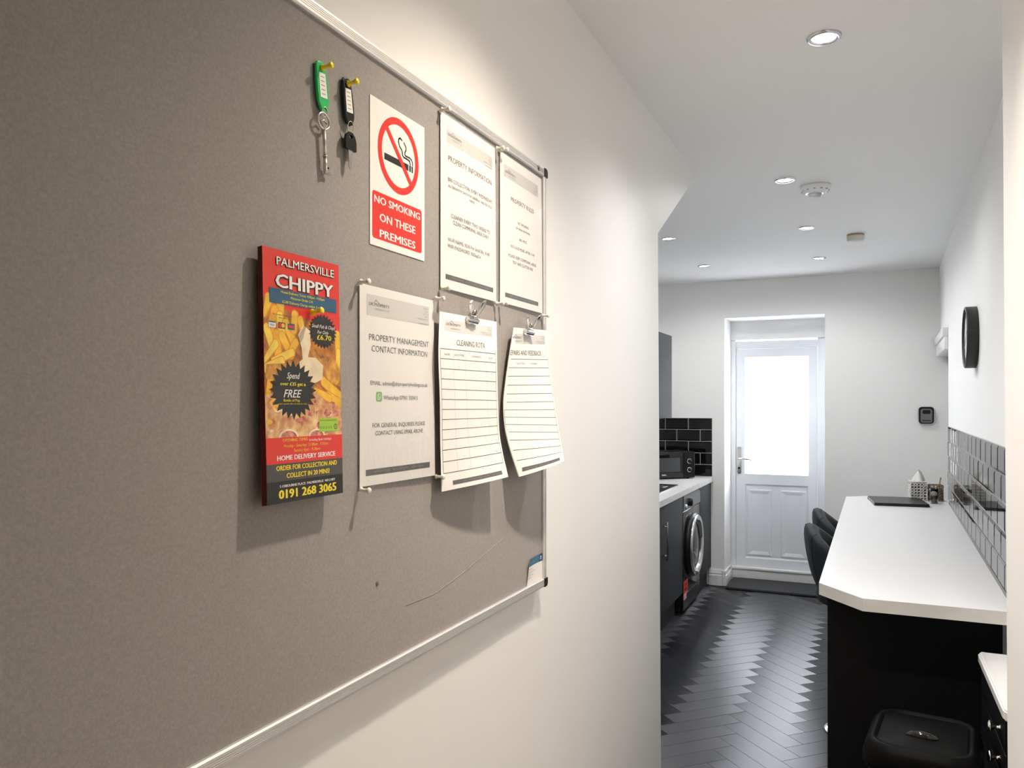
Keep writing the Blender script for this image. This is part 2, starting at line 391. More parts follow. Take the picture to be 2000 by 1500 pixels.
for X0, Y0, rz in rest:
    g = 0.0006
    vs = [b.verts.new((X0+math.cos(rz)*x-math.sin(rz)*y, Y0+math.sin(rz)*x+math.cos(rz)*y, z)) for z in (-0.004, 0) for x, y in ((g, g), (PL-g, g), (PL-g, PW-g), (g, PW-g))]
    fs = [b.faces.new(vs[4:])]+[b.faces.new([vs[k], vs[(k+1) % 4], vs[4+(k+1) % 4], vs[4+k]]) for k in range(4)]
    for f in fs:
        for l, q in zip(f.loops, ((0, 0), (1, 0), (1, .25), (0, .25))): l[uvl].uv = q
me = bpy.data.meshes.new('outlying_planks'); b.to_mesh(me); b.free(); me.materials.append(plankm[0])
o = bpy.data.objects.new('outlying_planks', me); COL.objects.link(o); o.parent = floor; o['kind'] = 'stuff'
print('planks', nplank, 'rest', len(rest))

# skirting boards (moulded)
def skirt(name, p0, p1, nrm, h=0.13):
    prof = [(0, 0), (0.018, 0), (0.018, h*0.62), (0.013, h*0.68), (0.016, h*0.74), (0.010, h*0.9), (0.005, h), (0, h)]
    b = B(); a = Vector((*p0, 0)); c = Vector((*p1, 0)); n = Vector((*nrm, 0)); t = bmesh.new()
    A = [t.verts.new(a+n*x+Vector((0,0,z))) for x, z in prof]; C = [t.verts.new(c+n*x+Vector((0,0,z))) for x, z in prof]
    t.faces.new(A); t.faces.new(C)
    for k in range(len(prof)): t.faces.new([A[k], A[(k+1) % len(prof)], C[(k+1) % len(prof)], C[k]])
    b.merge(t, gloss_w); return struct(b, name)
skirt('baseboard_back', (-1.165, BY), (OX0-0.018, BY), (0, -1))
b = B()
b.box((OX0-0.018, BY-0.018, 0), (OX0, BY, 0.122), gloss_w, 0.003)
b.box((OX0, BY-0.018, 0), (OX0+0.018, DY-0.03, 0.085), gloss_w, 0.003); b.box((OX0, BY-0.016, 0.085), (OX0+0.011, DY-0.03, 0.122), gloss_w, 0.004)
struct(b, 'baseboard_recess')
skirt('baseboard_back_right', (OX1, BY), (0.46, BY), (0, -1))
skirt('baseboard_left', (-0.67, -1.2), (-0.67, 2.76), (1, 0))

# wall tiles: each its own object
def tile_mesh(w_, h_):
    g = 0.0019; t = bmesh.new(); bv = 0.009
    def ring(ins, d): return [t.verts.new(p) for p in [(g+ins, d, g+ins), (w_-g-ins, d, g+ins), (w_-g-ins, d, h_-g-ins), (g+ins, d, h_-g-ins)]]
    r0, r1, r2 = ring(0, 0), ring(0, -0.0018), ring(min(bv, w_*0.2), -0.0042)
    t.faces.new(r2)
    for A, C in ((r0, r1), (r1, r2)):
        for k in range(4): t.faces.new([A[k], A[(k+1) % 4], C[(k+1) % 4], C[k]])
    bmesh.ops.recalc_face_normals(t, faces=t.faces[:])
    me = bpy.data.meshes.new('tile'); t.to_mesh(me); t.free(); me.materials.append(tilem); return me
TM = {}
def put_tiles(parent, x0, x1, z0, rows, tw, thh, y, anchor, joint=None, rev=False):
    for r in range(rows):
        xs = []; off = anchor[r % 2]
        k = math.floor((x0-off)/tw); cuts = {x0, x1}
        if joint is not None: cuts.add(joint)
        while off+k*tw < x1:
            q = off+k*tw
            if q > x0+0.004 and q < x1-0.004: cuts.add(q)
            k += 1
        cuts = sorted(cuts)
        for a, c in zip(cuts, cuts[1:]):
            if c-a < 0.012: continue
            key = (round(c-a, 3), thh)
            if key not in TM: TM[key] = tile_mesh(c-a, thh)
            o = bpy.data.objects.new('tile', TM[key]); COL.objects.link(o); o.parent = parent
            o.location = (a, y, z0+r*thh); o.rotation_euler = (random.uniform(-.003, .003), 0, random.uniform(-.003, .003))
b = B(); b.box((-1.75, BY-0.003, 0.87), (-1.140, BY, 1.342), grout); b.build('grout', wall_back)
put_tiles(wall_back, -1.75, -1.142, 0.871, 5, 0.19, 0.0938, BY-0.003, (-1.142, -1.142-0.095), joint=-1.576)
# on the right wall (mirrored local frame, tiles face -y)
b = B(); b.box((0.0, -0.003, 0.87), (2.842, 0, 1.318), grout); b.build('grout', wall_right)
put_tiles(wall_right, 0.0, 2.84, 0.871, 5, 0.178, 0.0892, -0.003, (0.06, 0.149))

# architrave and door on the right wall beyond the worktop
b = B()
b.box((2.90, 0.06, 0), (3.87, 0.09, 1.93), gloss_w); door2 = b.build('door_2', None, 'structure')
door2.location = wall_right.location; door2.rotation_euler = wall_right.rotation_euler; door2.scale = wall_right.scale
b = B(); b.box((2.905, -0.022, 1.79), (3.82, 0.06, 1.87), gloss_w, 0.004); b.box((2.905, -0.032, 1.87), (3.82, 0.06, 1.925), gloss_w, 0.006)
b.build('door_frame', door2)
b = B(); b.box((2.97, 0.05, 0.9), (3.0, 0.06, 1.05), chrome); b.tube([(2.985, 0.05, 1.0), (2.985, 0.01, 1.0), (3.08, 0.01, 1.0)], 0.008, chrome); b.build('door_handle', door2)

# ---------------------------------------------------------------- back door
d1 = bpy.data.objects.new('door_1', None)
LX0, LX1, LZ0, LZ1 = -1.006, -0.368, 0.106, 1.915
b = B()   # outer frame
b.box((OX0, DY-0.03, 0.0), (LX0, DY+0.05, OZ), upvc, 0.004); b.box((LX1, DY-0.03, 0.0), (OX1, DY+0.05, OZ), upvc, 0.004)
b.box((LX0, DY-0.03, LZ1), (LX1, DY+0.05, 1.975), upvc, 0.004)
b.box((OX0+.001, DY-0.045, 1.985), (OX1-.001, DY+0.05, OZ), gloss_w)
door1 = b.build('door_1', None, 'structure')
b = B(); b.box((OX0+0.018, DY-0.06, 0.0), (OX1, DY+0.05, 0.085), gloss_w, 0.003); b.box((OX0+0.01, DY-0.07, 0.085), (OX1, DY+0.05, 0.106), gloss_w, 0.005); b.build('door_step', door1)
GX0, GX1, GZ0, GZ1 = -0.933, -0.436, 0.873, 1.843
b = B(); g = 0.003; yf, yb = DY-0.018, DY+0.04
b.box((LX0+g, yf, LZ0+g), (GX0, yb, LZ1-g), upvc); b.box((GX1, yf, LZ0+g), (LX1-g, yb, LZ1-g), upvc)
b.box((GX0, yf, GZ1), (GX1, yb, LZ1-g), upvc); b.box((GX0, yf, 0.79), (GX1, yb, GZ0), upvc); b.box((GX0, yf, LZ0+g), (GX1, yb, 0.175), upvc)
leaf = b.build('door_leaf', door1)
def frame_bead(b, x0, x1, z0, z1, yf, yi, w_, m):
    o = [(x0, z0), (x1, z0), (x1, z1), (x0, z1)]; i = [(x0+w_, z0+w_), (x1-w_, z0+w_), (x1-w_, z1-w_), (x0+w_, z1-w_)]
    t = bmesh.new(); A = [t.verts.new((p[0], yf, p[1])) for p in o]; C = [t.verts.new((p[0], yi, p[1])) for p in i]
    for k in range(4): t.faces.new([A[k], A[(k+1) % 4], C[(k+1) % 4], C[k]])
    b.merge(t, m)
b = B(); frame_bead(b, GX0, GX1, GZ0, GZ1, yf-0.004, yf+0.016, 0.014, upvc); b.build('glazing_bead', leaf)
b = B(); b.box((GX0, yf+0.016, GZ0), (GX1, yf+0.022, GZ1), frosted); b.build('glass_pane', leaf)
b = B(); b.box((GX0, yf+0.012, 0.175), (GX1, yb, 0.79), upvc); frame_bead(b, GX0, GX1, 0.175, 0.79, yf, yf+0.012, 0.012, upvc); b.build('lower_panel', leaf)
for (a, c) in ((-0.912, -0.722), (-0.647, -0.457)):
    b = B(); z0, z1 = 0.20, 0.745; yp = yf+0.012
    def rg(ins, y, t): return [t.verts.new(p) for p in [(a+ins, y, z0+ins), (c-ins, y, z0+ins), (c-ins, y, z1-ins), (a+ins, y, z1-ins)]]
    t = bmesh.new(); R = [rg(0, yp, t), rg(0.004, yp-0.009, t), rg(0.012, yp-0.009, t), rg(0.036, yp-0.001, t)]
    for P, Q in zip(R, R[1:]):
        for k in range(4): t.faces.new([P[k], P[(k+1) % 4], Q[(k+1) % 4], Q[k]])
    t.faces.new(R[-1]); b.merge(t, upvc); b.build('raised_panel', leaf)
b = B(); hx = -0.979
b.prism(rrect(0.032, 0.225, 0.014, 5, hx, 0.985), 1, yf-0.012, yf, chrome)
h = b.build('handle_plate', leaf)
b = B(); b.tube([(hx, yf-0.01, 1.0), (hx, yf-0.05, 1.0), (hx+0.02, yf-0.055, 1.002), (hx+0.06, yf-0.055, 1.0), (hx+0.11, yf-0.052, 0.992)], [0.009, 0.009, 0.008, 0.007, 0.006], chrome); b.build('lever', h)
b = B(); b.lathe([(0.009, 0), (0.009, 0.004), (0.006, 0.005), (0, 0.005)], (hx, yf-0.012, 0.92), (0, -1, 0), blackpl); b.build('lock_cylinder', h)

# yard outside, seen only as pale light through the frosted glass
b = B(); b.box((-3, DY+0.3, -0.25), (2, 11, -0.15), mat('pale_paving', (0.55, 0.53, 0.5), 0.8)); struct(b, 'ground_outside')
b = B(); b.box((-3, 9.6, -0.15), (2, 9.8, 1.5), mat('pale_pink_render', (0.62, 0.50, 0.45), 0.8)); struct(b, 'wall_yard')

# ================================================================ downlights
dl_trim = mat('satin_downlight_trim', (0.62, 0.62, 0.62), 0.25, 0.9)
glow = emis('lamp_glow', (1.0, 0.99, 0.97), 9.0); gloww = emis('warm_lamp_glow', (1.0, 0.86, 0.7), 9.0)
def downlight(x, y, label, power, col, warm=False, grp=None, cone=168, blend=0.6):
    t = thing('downlight', label, 'ceiling light', (x, y, CZ))
    if grp: t['group'] = grp
    b = B(); b.lathe([(0.030, 0.0), (0.030, -0.002), (0.033, -0.006), (0.040, -0.007), (0.044, -0.004), (0.045, 0.0)], (0,0,0), (0,0,1), dl_trim, 32); b.build('trim_ring', t)
    b = B(); b.lathe([(0, -0.0035), (0.02, -0.0038), (0.0305, -0.002)], (0,0,0), (0,0,1), gloww if warm else glow, 24); b.build('lamp_lens', t)
    ld = bpy.data.lights.new('lamp_light', 'SPOT'); ld.energy = power; ld.color = col; ld.spot_size = math.radians(cone); ld.spot_blend = blend; ld.shadow_soft_size = 0.03
    lo = bpy.data.objects.new('lamp_light', ld); COL.objects.link(lo); lo.parent = t; lo.location = (0, 0, -0.012)
    return t
downlight(-0.107, 2.27, 'large recessed ceiling spotlight nearest the camera, top of the picture', HALL_W, COOL_C, cone=138, blend=1.0)
downlight(-0.331, 3.64, 'lit ceiling spotlight beside the round dome detector', KITCHEN_W, COOL_C)
downlight(-0.31, 4.67, 'lit ceiling spotlight between the dome detector and the small detector', KITCHEN_W, COOL_C)
downlight(-0.30, 5.675, 'lit ceiling spotlight above the back door, nearest the back wall', KITCHEN_W, COOL_C)
downlight(-1.078, 4.64, 'lit ceiling spotlight close to the edge of the left wall', KITCHEN_W, COOL_C)
downlight(-1.059, 5.66, 'smallest looking ceiling spotlight over the microwave corner', KITCHEN_W, COOL_C)
downlight(-1.078, 3.62, 'ceiling spotlight in the kitchen hidden behind the left wall', KITCHEN_W, COOL_C)
downlight(-0.20, 1.26, 'warm hall spotlight on the ceiling above the notice board', WARM_W, WARM_C, True, cone=124, blend=1.0)

# detectors
t = thing('smoke_detector', 'white dome detector with grey underside beside a spotlight on the ceiling', 'detector', (-0.216, 3.80, CZ))
b = B(); b.lathe([(0, 0), (0.064, 0), (0.064, -0.010), (0.060, -0.014), (0.056, -0.024), (0.045, -0.034), (0.030, -0.038), (0.028, -0.036), (0, -0.036)], (0,0,0), (0,0,1), gloss_w, 36); b.build('housing', t)
b = B(); b.lathe([(0.027, -0.036), (0.026, -0.045), (0.020, -0.050), (0, -0.051)], (0,0,0), (0,0,1), mat('grey_sensor', (0.42, 0.44, 0.44), 0.5), 28); b.build('sensor_cap', t)
b = B()
for k in range(12):
    a = 2*PI*k/12; b.box((0.050, -0.004, -0.026), (0.060, 0.004, -0.022), mat('vent_grey', (0.4, 0.4, 0.4), 0.6), rot=Matrix.Rotation(a, 3, 'Z'))
b.build('vent_slots', t, None)
t = thing('heat_detector', 'small flat cream detector with brown rim on the kitchen ceiling', 'detector', (-0.065, 4.985, CZ))
b = B(); b.lathe([(0, 0), (0.047, 0), (0.047, -0.010), (0.044, -0.010)], (0,0,0), (0,0,1), mat('brown_rim', (0.40, 0.26, 0.17), 0.6), 32); b.build('base_rim', t)
b = B(); b.lathe([(0.047, -0.010), (0.048, -0.012), (0.047, -0.034), (0.043, -0.039), (0, -0.040)], (0,0,0), (0,0,1), mat('cream_plastic', (0.66, 0.64, 0.58), 0.4), 32); b.build('housing', t)

# ================================================================ notice board on the left wall
BX = -0.652                                # felt face
Y0, Y1, Z0, Z1 = 0.375, 1.621, 1.050, 1.968
IY1, IZ0, IZ1 = 1.603, 1.0688, 1.949
nb = thing('notice_board', 'large grey felt notice board with aluminium frame on the left wall', 'notice board', (-0.67, (Y0+Y1)/2, Z0))
def L(b, name, parent=nb, kind=None):      # world-coordinate geometry brought into the parent's frame
    o = parent.location
    for v in b.bm.verts: v.co -= Vector(o)
    return b.build(name, parent, kind)
b = B(); b.box((-0.670, Y0+0.01, Z0+0.01), (BX, Y1-0.01, Z1-0.01), felt)
for (y, z) in ((0.9667, 1.1890), ):     # torn spot in the felt
    b.lathe([(0.004, 0.0), (0.0028, 0.0012), (0.001, 0.002), (0, 0.0015)], (BX, y, z), (1, 0, 0), mat('torn_felt', (0.16, 0.14, 0.13), 0.9), 7)
L(b, 'felt_panel')
def rail(p, horizontal, name):
    """ribbed aluminium extrusion; p = (fixed inner, outer, from, to)"""
    inn, out, a, c = p; s = 1 if out > inn else -1; W_ = abs(out-inn)
    prof = [(0, BX-0.002), (0, BX+0.004), (W_*0.12, BX+0.006)]
    for k in range(4):
        q = W_*(0.30+0.14*k); prof += [(q, BX+0.006), (q+W_*0.03, BX+0.0045), (q+W_*0.06, BX+0.006)]
    prof += [(W_*0.95, BX+0.0055), (W_, BX+0.002), (W_, -0.6705), (0, -0.6705)]
    b = B(); t = bmesh.new()
    def P(q, x, e): return (x, e, inn+s*q) if horizontal else (x, inn+s*q, e)
    A = [t.verts.new(P(q, x, a)) for q, x in prof]; C = [t.verts.new(P(q, x, c)) for q, x in prof]
    t.faces.new(A); t.faces.new(C)
    for k in range(len(prof)): t.faces.new([A[k], A[(k+1) % len(prof)], C[(k+1) % len(prof)], C[k]])
    b.merge(t, alu); return L(b, name)
rail((IZ0, Z0, Y0, Y1-0.016), True, 'frame_rail'); rail((IZ1, Z1, Y0, Y1-0.016), True, 'frame_rail')
rail((IY1, Y1-0.003, Z0+0.018, Z1-0.018), False, 'frame_rail'); rail((Y0+0.018, Y0, Z0, Z1), False, 'frame_rail')
for zc, sg in ((Z0, 1), (Z1, -1)):
    b = B(); pts = [(IY1+0.001, zc+sg*0.0185), (Y1, zc+sg*0.0185), (Y1, zc+sg*0.006), (Y1-0.003, zc+sg*0.002), (Y1-0.007, zc), (IY1+0.001, zc)]
    b.prism(pts, 0, -0.6705, BX+0.0075, blackpl); L(b, 'corner_cap')
flatS = lambda x: (lambda y, z, o: (x+o, y, z))
p = Print(flatS(BX+0.0062)); p.stroke([(1.565, 1.962), (1.5685, 1.9535), (1.573, 1.9655)], 0.0022, pblack, 1); p.ring(1.5745, 1.9575, 0.0024, 0.004, pblack, 1, 14)
p.text('HOME', 1.581, 1.598, 1.955, 0.006, inkl, 1); L(p, 'frame_emblem')
# creases in the felt
b = B(); b.tube([(BX, 1.045, 1.1385), (BX, 1.135, 1.1375), (BX, 1.23, 1.152), (BX, 1.327, 1.172), (BX, 1.407, 1.188)], 0.0006, felt, 6); L(b, 'felt_crease')

# ---------------------------------------------------------------- push pins
def pin_parts(t, m, tilt=(0, 0), L_=0.018, needle=0.008):
    ax = Vector((1, tilt[0], tilt[1])).normalized(); s = L_/0.018
    b = B(); b.lathe([(0, 0.0005), (0.0042, 0.0005), (0.0045, 0.0018), (0.0026, 0.0035), (0.0022, 0.008), (0.0026, 0.011), (0.0042, 0.0135), (0.0044, 0.0155), (0.0036, 0.0165), (0, 0.0168)], (0,0,0), ax, m, 18)
    b.build('pin_head', t)
    b = B(); b.lathe([(0.0006, 0.001), (0.0006, -needle+0.002), (0, -needle)], (0,0,0), ax, nickel, 8); b.build('pin_point', t)
def pin(y, z, x, m, label, tilt=(0, 0), needle=0.008, group=None):
    t = thing('push_pin', label, 'push pin', (x, y, z), group=group); pin_parts(t, m, tilt, needle=needle); return t
pin(0.8310, 1.8865, BX+0.006, yellowpl, 'yellow push pin holding the green key tag', (0.05, 0.12), 0.013)
pin(0.8870, 1.8865, BX+0.006, yellowpl, 'yellow push pin holding the black key tag', (0.05, 0.12), 0.013)

# ---------------------------------------------------------------- laminated notices
def header(p, y0, y1, zt, zb, logo_y0, logo_y1, logo_z, fade=1):
    p.rect(y0, zb, y1, zt, greyband, 1, 7); k = (logo_y1-logo_y0)/0.0524
    p.text('DR.PROPERTY', logo_y0, logo_y1, logo_z, 0.0044*k, ink, 2, bold=0.012)
    p.text('HOLDINGS LTD', logo_y0+0.015*k, logo_y1-0.001, logo_z-0.0055*k, 0.0026*k, inkl, 2)
    rx = logo_y0+0.018*k; p.stroke([(rx-0.006*k, logo_z+0.0045*k), (rx, logo_z+0.009*k), (rx+0.007*k, logo_z+0.0045*k)], 0.0009, ink, 2)
    w_ = y1-y0; h_ = zt-zb
    for i, (l, zz) in enumerate(((0.07, 0.86), (0.05, 0.72), (0.08, 0.58), (0.05, 0.44), (0.17, 0.30), (0.15, 0.06))):
        p.text(('Office 2', 'Unit B', 'The Works', 'NE12', 'admin@drpropertyholdings', 'www.drpropertyholdings')[i], y1-0.004-w_*l*1.1, y1-0.004, zb+h_*zz-0.0012, 0.0021, inkl, 2)
def footer(p, y0, y1, z0, z1):
    p.rect(y0, z0, y1, z1, inkf, 1, 7)
    p.text('PROPERTY INVESTMENTS      PROPERTY MANAGEMENT      PROPERTY SOURCING', y0+0.02, y1-0.02, (z0+z1)/2-0.001, 0.0023, inkl, 2)
def notice(name, label, y0, y1, z0, z1, prt, inset=0.006, tilt=0.0):
    """a sheet of paper sealed in a clear pouch"""
    t = thing(name, label, 'notice', (BX, (y0+y1)/2, z0))
    zt = z1
    def S(y, z, o): # slight bow of the laminate off the felt
        u = (y-y0)/(y1-y0); v = (z-z0)/(z1-z0)
        return (BX+0.0025+0.0025*math.sin(PI*u)*math.sin(PI*v)+0.003*(u*(1-v))+o, y, z)
    b = B(); yi0, yi1, zi0, zi1 = y0+inset, y1-inset, z0+inset+0.002, z1-inset
    def F(a, c): return S(yi0+(yi1-yi0)*a, zi0+(zi1-zi0)*c, 0)
    b.grid(F, 30, 36, paper); L(b, 'paper_sheet', t)
    p = Print(S); prt(p); L(p, 'printing', t)
    b = B()
    b.grid(lambda a, c: S(y0+(y1-y0)*a, z0+(z1-z0)*c, 0.0016), 16, 20, film); L(b, 'clear_pouch', t)
    return t
def pr_mgmt(p):
    header(p, 0.9362, 1.1101, 1.6078, 1.5776, 0.9415, 0.9939, 1.5922)
    p.text('PROPERTY MANAGEMENT', 0.9413, 1.1075, 1.5423, 0.0090, ink); p.text('CONTACT INFORMATION', 0.9474, 1.1023, 1.5262, 0.0090, ink)
    p.text('EMAIL: admin@drpropertyholdings.co.uk', 0.9441, 1.1023, 1.4782, 0.0060, ink)
    g = mat('print_green', (0.22, 0.52, 0.12), 0.5)
    p.fc(rrect(0.0145, 0.0145, 0.003, 4, 0.9648, 1.4612), g, 1); p.ring(0.9648, 1.4615, 0.0036, 0.0046, pwhite, 2, 18)
    p.fc([(0.9602, 1.4562), (0.9640, 1.4575), (0.9617, 1.4595)], pwhite, 2); p.stroke([(0.9630, 1.4632), (0.9642, 1.4605), (0.9668, 1.4598)], 0.0014, pwhite, 2)
    p.text('WhatsApp 07961 350415', 0.9757, 1.0708, 1.4572, 0.0062, ink)
    p.text('FOR GENERAL INQUIRIES PLEASE', 0.9491, 1.0937, 1.4169, 0.0062, ink); p.text('CONTACT USING EMAIL ABOVE', 0.9562, 1.0862, 1.4054, 0.0062, ink)
    footer(p, 0.9337, 1.1090, 1.3482, 1.3572)
def pr_info(p):
    header(p, 1.1696, 1.3478, 1.918, 1.894, 1.1746, 1.2237, 1.9070)
    p.text('PROPERTY INFORMATION', 1.1741, 1.3410, 1.8636, 0.0095, ink)
    p.text('BIN COLLECTION: EVERY WEDNESDAY', 1.1725, 1.3430, 1.8290, 0.0066, ink)
    p.text('(ALTERNATIVE DAYS FOR GENERAL AND RECYCLE', 1.1725, 1.3415, 1.8190, 0.0046, ink); p.text('WASTE)', 1.2480, 1.2680, 1.8110, 0.0044, ink)
    p.text('CLEANER EVERY TWO WEEKS TO', 1.1826, 1.3316, 1.7688, 0.0069, ink); p.text('CLEAN COMMUNAL AREA ONLY', 1.1887, 1.3262, 1.7586, 0.0069, ink)
    p.text('WI-FI NAME: XLN For Small Biz_4140', 1.1716, 1.3298, 1.7271, 0.0066, ink); p.text('WIFI PASSWORD: R03aaDn', 1.1716, 1.2925, 1.7161, 0.0066, ink)
    footer(p, 1.1654, 1.3464, 1.6620, 1.6706)
def pr_rules(p):
    header(p, 1.3994, 1.5734, 1.9218, 1.8968, 1.4054, 1.4561, 1.9067)
    p.text('PROPERTY RULES', 1.4302, 1.5462, 1.8549, 0.0088, ink)
    p.text('NO SMOKING', 1.4616, 1.5164, 1.8150, 0.0053, ink); p.text('(in these premises)', 1.4531, 1.5232, 1.8046, 0.0053, ink)
    p.text('NO PETS', 1.4680, 1.5051, 1.7824, 0.0053, ink); p.text('NO LOUD MUSIC AFTER 11 PM', 1.4282, 1.5486, 1.7631, 0.0053, ink)
    p.text('PLEASE KEEP COMMUNAL AREAS', 1.4180, 1.5580, 1.7431, 0.0058, ink); p.text('TIDY AND CLUTTER FREE', 1.4364, 1.5393, 1.7318, 0.0058, ink)
    footer(p, 1.4048, 1.5708, 1.6615, 1.6702)
notice('notice_sheet', 'laminated property management contact information sheet below the no smoking sign', 0.9135, 1.1325, 1.326, 1.6265, pr_mgmt)
notice('notice_sheet', 'laminated property information sheet with bin days at the top of the board', 1.1430, 1.3660, 1.638, 1.9455, pr_info)
notice('notice_sheet', 'laminated property rules sheet in the top right corner of the board', 1.3760, 1.6000, 1.6405, 1.9475, pr_rules)
for (y, z, l) in ((0.9185, 1.6215, 'pale push pin at the top left corner of the contact information sheet'),
                  (1.1290, 1.6240, 'pale push pin at the top right corner of the contact information sheet'),
                  (0.9185, 1.3305, 'pale push pin at the bottom left corner of the contact information sheet'),
                  (1.1290, 1.3320, 'pale push pin at the bottom right corner of the contact information sheet'),
                  (1.1490, 1.9410, 'pale push pin at the top left corner of the property information sheet'),
                  (1.3620, 1.9400, 'pale push pin at the top right corner of the property information sheet'),
                  (1.1490, 1.6430, 'pale push pin at the bottom left corner of the property information sheet'),
                  (1.3610, 1.6430, 'pale push pin at the bottom right corner of the property information sheet'),
                  (1.3810, 1.9420, 'pale push pin at the top left corner of the property rules sheet'),
                  (1.3810, 1.6445, 'pale push pin at the bottom left corner of the property rules sheet'),
                  (1.5950, 1.6440, 'pale push pin at the bottom right corner of the property rules sheet')):
    pin(y, z, BX+0.0045, clearpl, l, (random.uniform(-.08, .08), random.uniform(-.06, .06)), 0.010)

# no smoking sign
sg = thing('no_smoking_sign', 'white and red no smoking sign with crossed cigarette on the notice board', 'sign', (BX, 1.024, 1.68))
b = B(); b.box((BX+0.0003, 0.9470, 1.6806), (BX+0.0012, 1.0993, 1.8955), pwhite); L(b, 'sign_board', sg)
p = Print(flatS(BX+0.0012)); cy, cz = 1.0236, 1.8275
p.text('NO SMOKING', 0.9566, 1.0851, 1.7434, 0.0112, pwhite, 3, bold=0.03); p.text('ON THESE', 0.9708, 1.0709, 1.7184, 0.0122, pwhite, 3, bold=0.03); p.text('PREMISES', 0.9708, 1.0709, 1.6950, 0.0118, pwhite, 3, bold=0.03)
p.fc(rrect(0.1380, 0.0690, 0.005, 5, 1.0215, 1.7257), red, 1)
p.rect(0.9836, 1.8126, 1.0505, 1.8225, pblack, 1); p.rect(1.0530, 1.8126, 1.0575, 1.8225, pblack, 1); p.rect(1.0598, 1.8126, 1.0638, 1.8225, pblack, 1)
p.stroke([(1.0320, 1.8545), (1.0265, 1.8565), (1.0225, 1.8535), (1.0222, 1.8490), (1.0255, 1.8430), (1.0310, 1.8400), (1.0330, 1.8360), (1.0335, 1.8325), (1.0375, 1.8300), (1.0455, 1.8300), (1.0540, 1.8290), (1.0560, 1.8240)], 0.0026, pblack, 1)
p.stroke([(1.0375, 1.8525), (1.0430, 1.8480), (1.0435, 1.8430), (1.0405, 1.8385), (1.0400, 1.8355), (1.0430, 1.8335), (1.0540, 1.8340), (1.0600, 1.8320), (1.0625, 1.8285), (1.0628, 1.8240)], 0.0024, pblack, 1)
p.ring(cy, cz, 0.0468, 0.0572, red, 2, 56)
p.stroke([(cy-0.0352, cz+0.0352), (cy+0.0352, cz-0.0352)], 0.0086, red, 2.6)
L(p, 'printing', sg)

# take-away menus pinned in a stack
menu_back = mat('menu_back_dark_red', (0.10, 0.012, 0.010), 0.35, nscale=14, namt=0.6, col2=(0.20, 0.02, 0.015))
foodm = mat('print_food_brown', (0.42, 0.13, 0.02), 0.4, nscale=60, namt=0.6, col2=(0.75, 0.28, 0.03))
fish = mat('print_fish', (0.62, 0.22, 0.02), 0.4, nscale=90, namt=0.5, col2=(0.85, 0.42, 0.06))
pizza = mat('print_pizza', (0.80, 0.20, 0.06), 0.4, nscale=75, namt=0.4, col2=(0.90, 0.66, 0.32))
ham = mat('print_ham', (0.55, 0.06, 0.04), 0.4, nscale=120, namt=0.5, col2=(0.80, 0.35, 0.25))
lemon = mat('print_cream', (0.84, 0.70, 0.48), 0.4, nscale=40, namt=0.15)
fries = [mat('print_chip_%d' % i, c, 0.4, nscale=50, namt=0.2) for i, c in enumerate([(0.86, 0.50, 0.03), (0.84, 0.42, 0.02), (0.88, 0.60, 0.08), (0.72, 0.30, 0.02)])]
pblue = mat('print_blue', (0.02, 0.10, 0.20), 0.4); pgrey = mat('print_charcoal', (0.07, 0.065, 0.06), 0.4); plime = mat('print_lime', (0.35, 0.60, 0.05), 0.4)
ly0, ly1, lz0, lz1 = 0.7122, 0.8565, 1.3335, 1.6340
def Sl(y, z, o):
    k = (1.6340-z)/0.30
    return (-0.6385+0.0065*k+o, min(max(y, ly0), ly1), z)
def leaflet(dx, dy, dz, m, name, label, thick):
    t = thing('menu_leaflet', label, 'leaflet', (BX, 0.784, 1.3335))
    b = B(); N = 12
    def loop(v):
        z = lz0+(lz1-lz0)*v; r = []
        for k in range(N+1): q = Sl(ly0+(ly1-ly0)*k/N, z, 0); r.append((q[0]+dx, q[1]+dy, z+dz))
        for k in range(N, -1, -1): q = Sl(ly0+(ly1-ly0)*k/N, z, 0); r.append((q[0]+dx-thick, q[1]+dy, z+dz))
        return r
    tb = bmesh.new(); rows = [[tb.verts.new(p_) for p_ in loop(v/14)] for v in range(15)]
    for A, C in zip(rows, rows[1:]):
        for k in range(len(A)): tb.faces.new([A[k], A[(k+1) % len(A)], C[(k+1) % len(A)], C[k]])
    tb.faces.new(rows[0]); tb.faces.new(rows[-1]); b.merge(tb, m); L(b, name, t)
    return t
leaflet(-0.0042, -0.001, -0.001, menu_back, 'folded_paper', 'rearmost dark edged menu leaflet of the stack on the board', 0.0018)
leaflet(-0.0021, -0.0005, -0.0005, menu_back, 'folded_paper', 'middle menu leaflet showing only its dark edge behind the front menu', 0.0018)
fm = leaflet(0, 0, 0, menu_back, 'folded_paper', 'red fish and chip takeaway menu leaflet pinned at the front of its stack', 0.0018)
p = Print(Sl)
p.rect(ly0, 1.50, ly1, lz1, red, 0.5)
# photograph of the food, in flat printed shapes
top = [(ly0, 1.5760), (0.722, 1.5770), (0.735, 1.5700), (0.745, 1.5690), (0.765, 1.5560), (0.790, 1.5560), (0.800, 1.5540), (0.836, 1.5560), (0.846, 1.5380), (ly1, 1.5400), (ly1, 1.4108), (ly0, 1.4108)]
p.fc(top, foodm, 1, 1)
rnd = random.Random(3)
def fry(y, z, a, ln, wd, k):
    c_, s_ = math.cos(a), math.sin(a)
    def cap(l_, w_): 
        o = []
        for q in range(12):
            an = 2*PI*q/12; o.append((l_/2*(1 if math.cos(an) > 0 else -1)+w_/2*math.cos(an)*0.8, w_/2*math.sin(an)))
        return [(y+u*c_-v*s_, z+u*s_+v*c_) for u, v in o]
    p.fc(cap(ln, wd*1.25), fries[3], 1.5+k*0.08); p.fc(cap(ln, wd), fries[rnd.choice((0, 0, 1, 2))], 1.54+k*0.08)
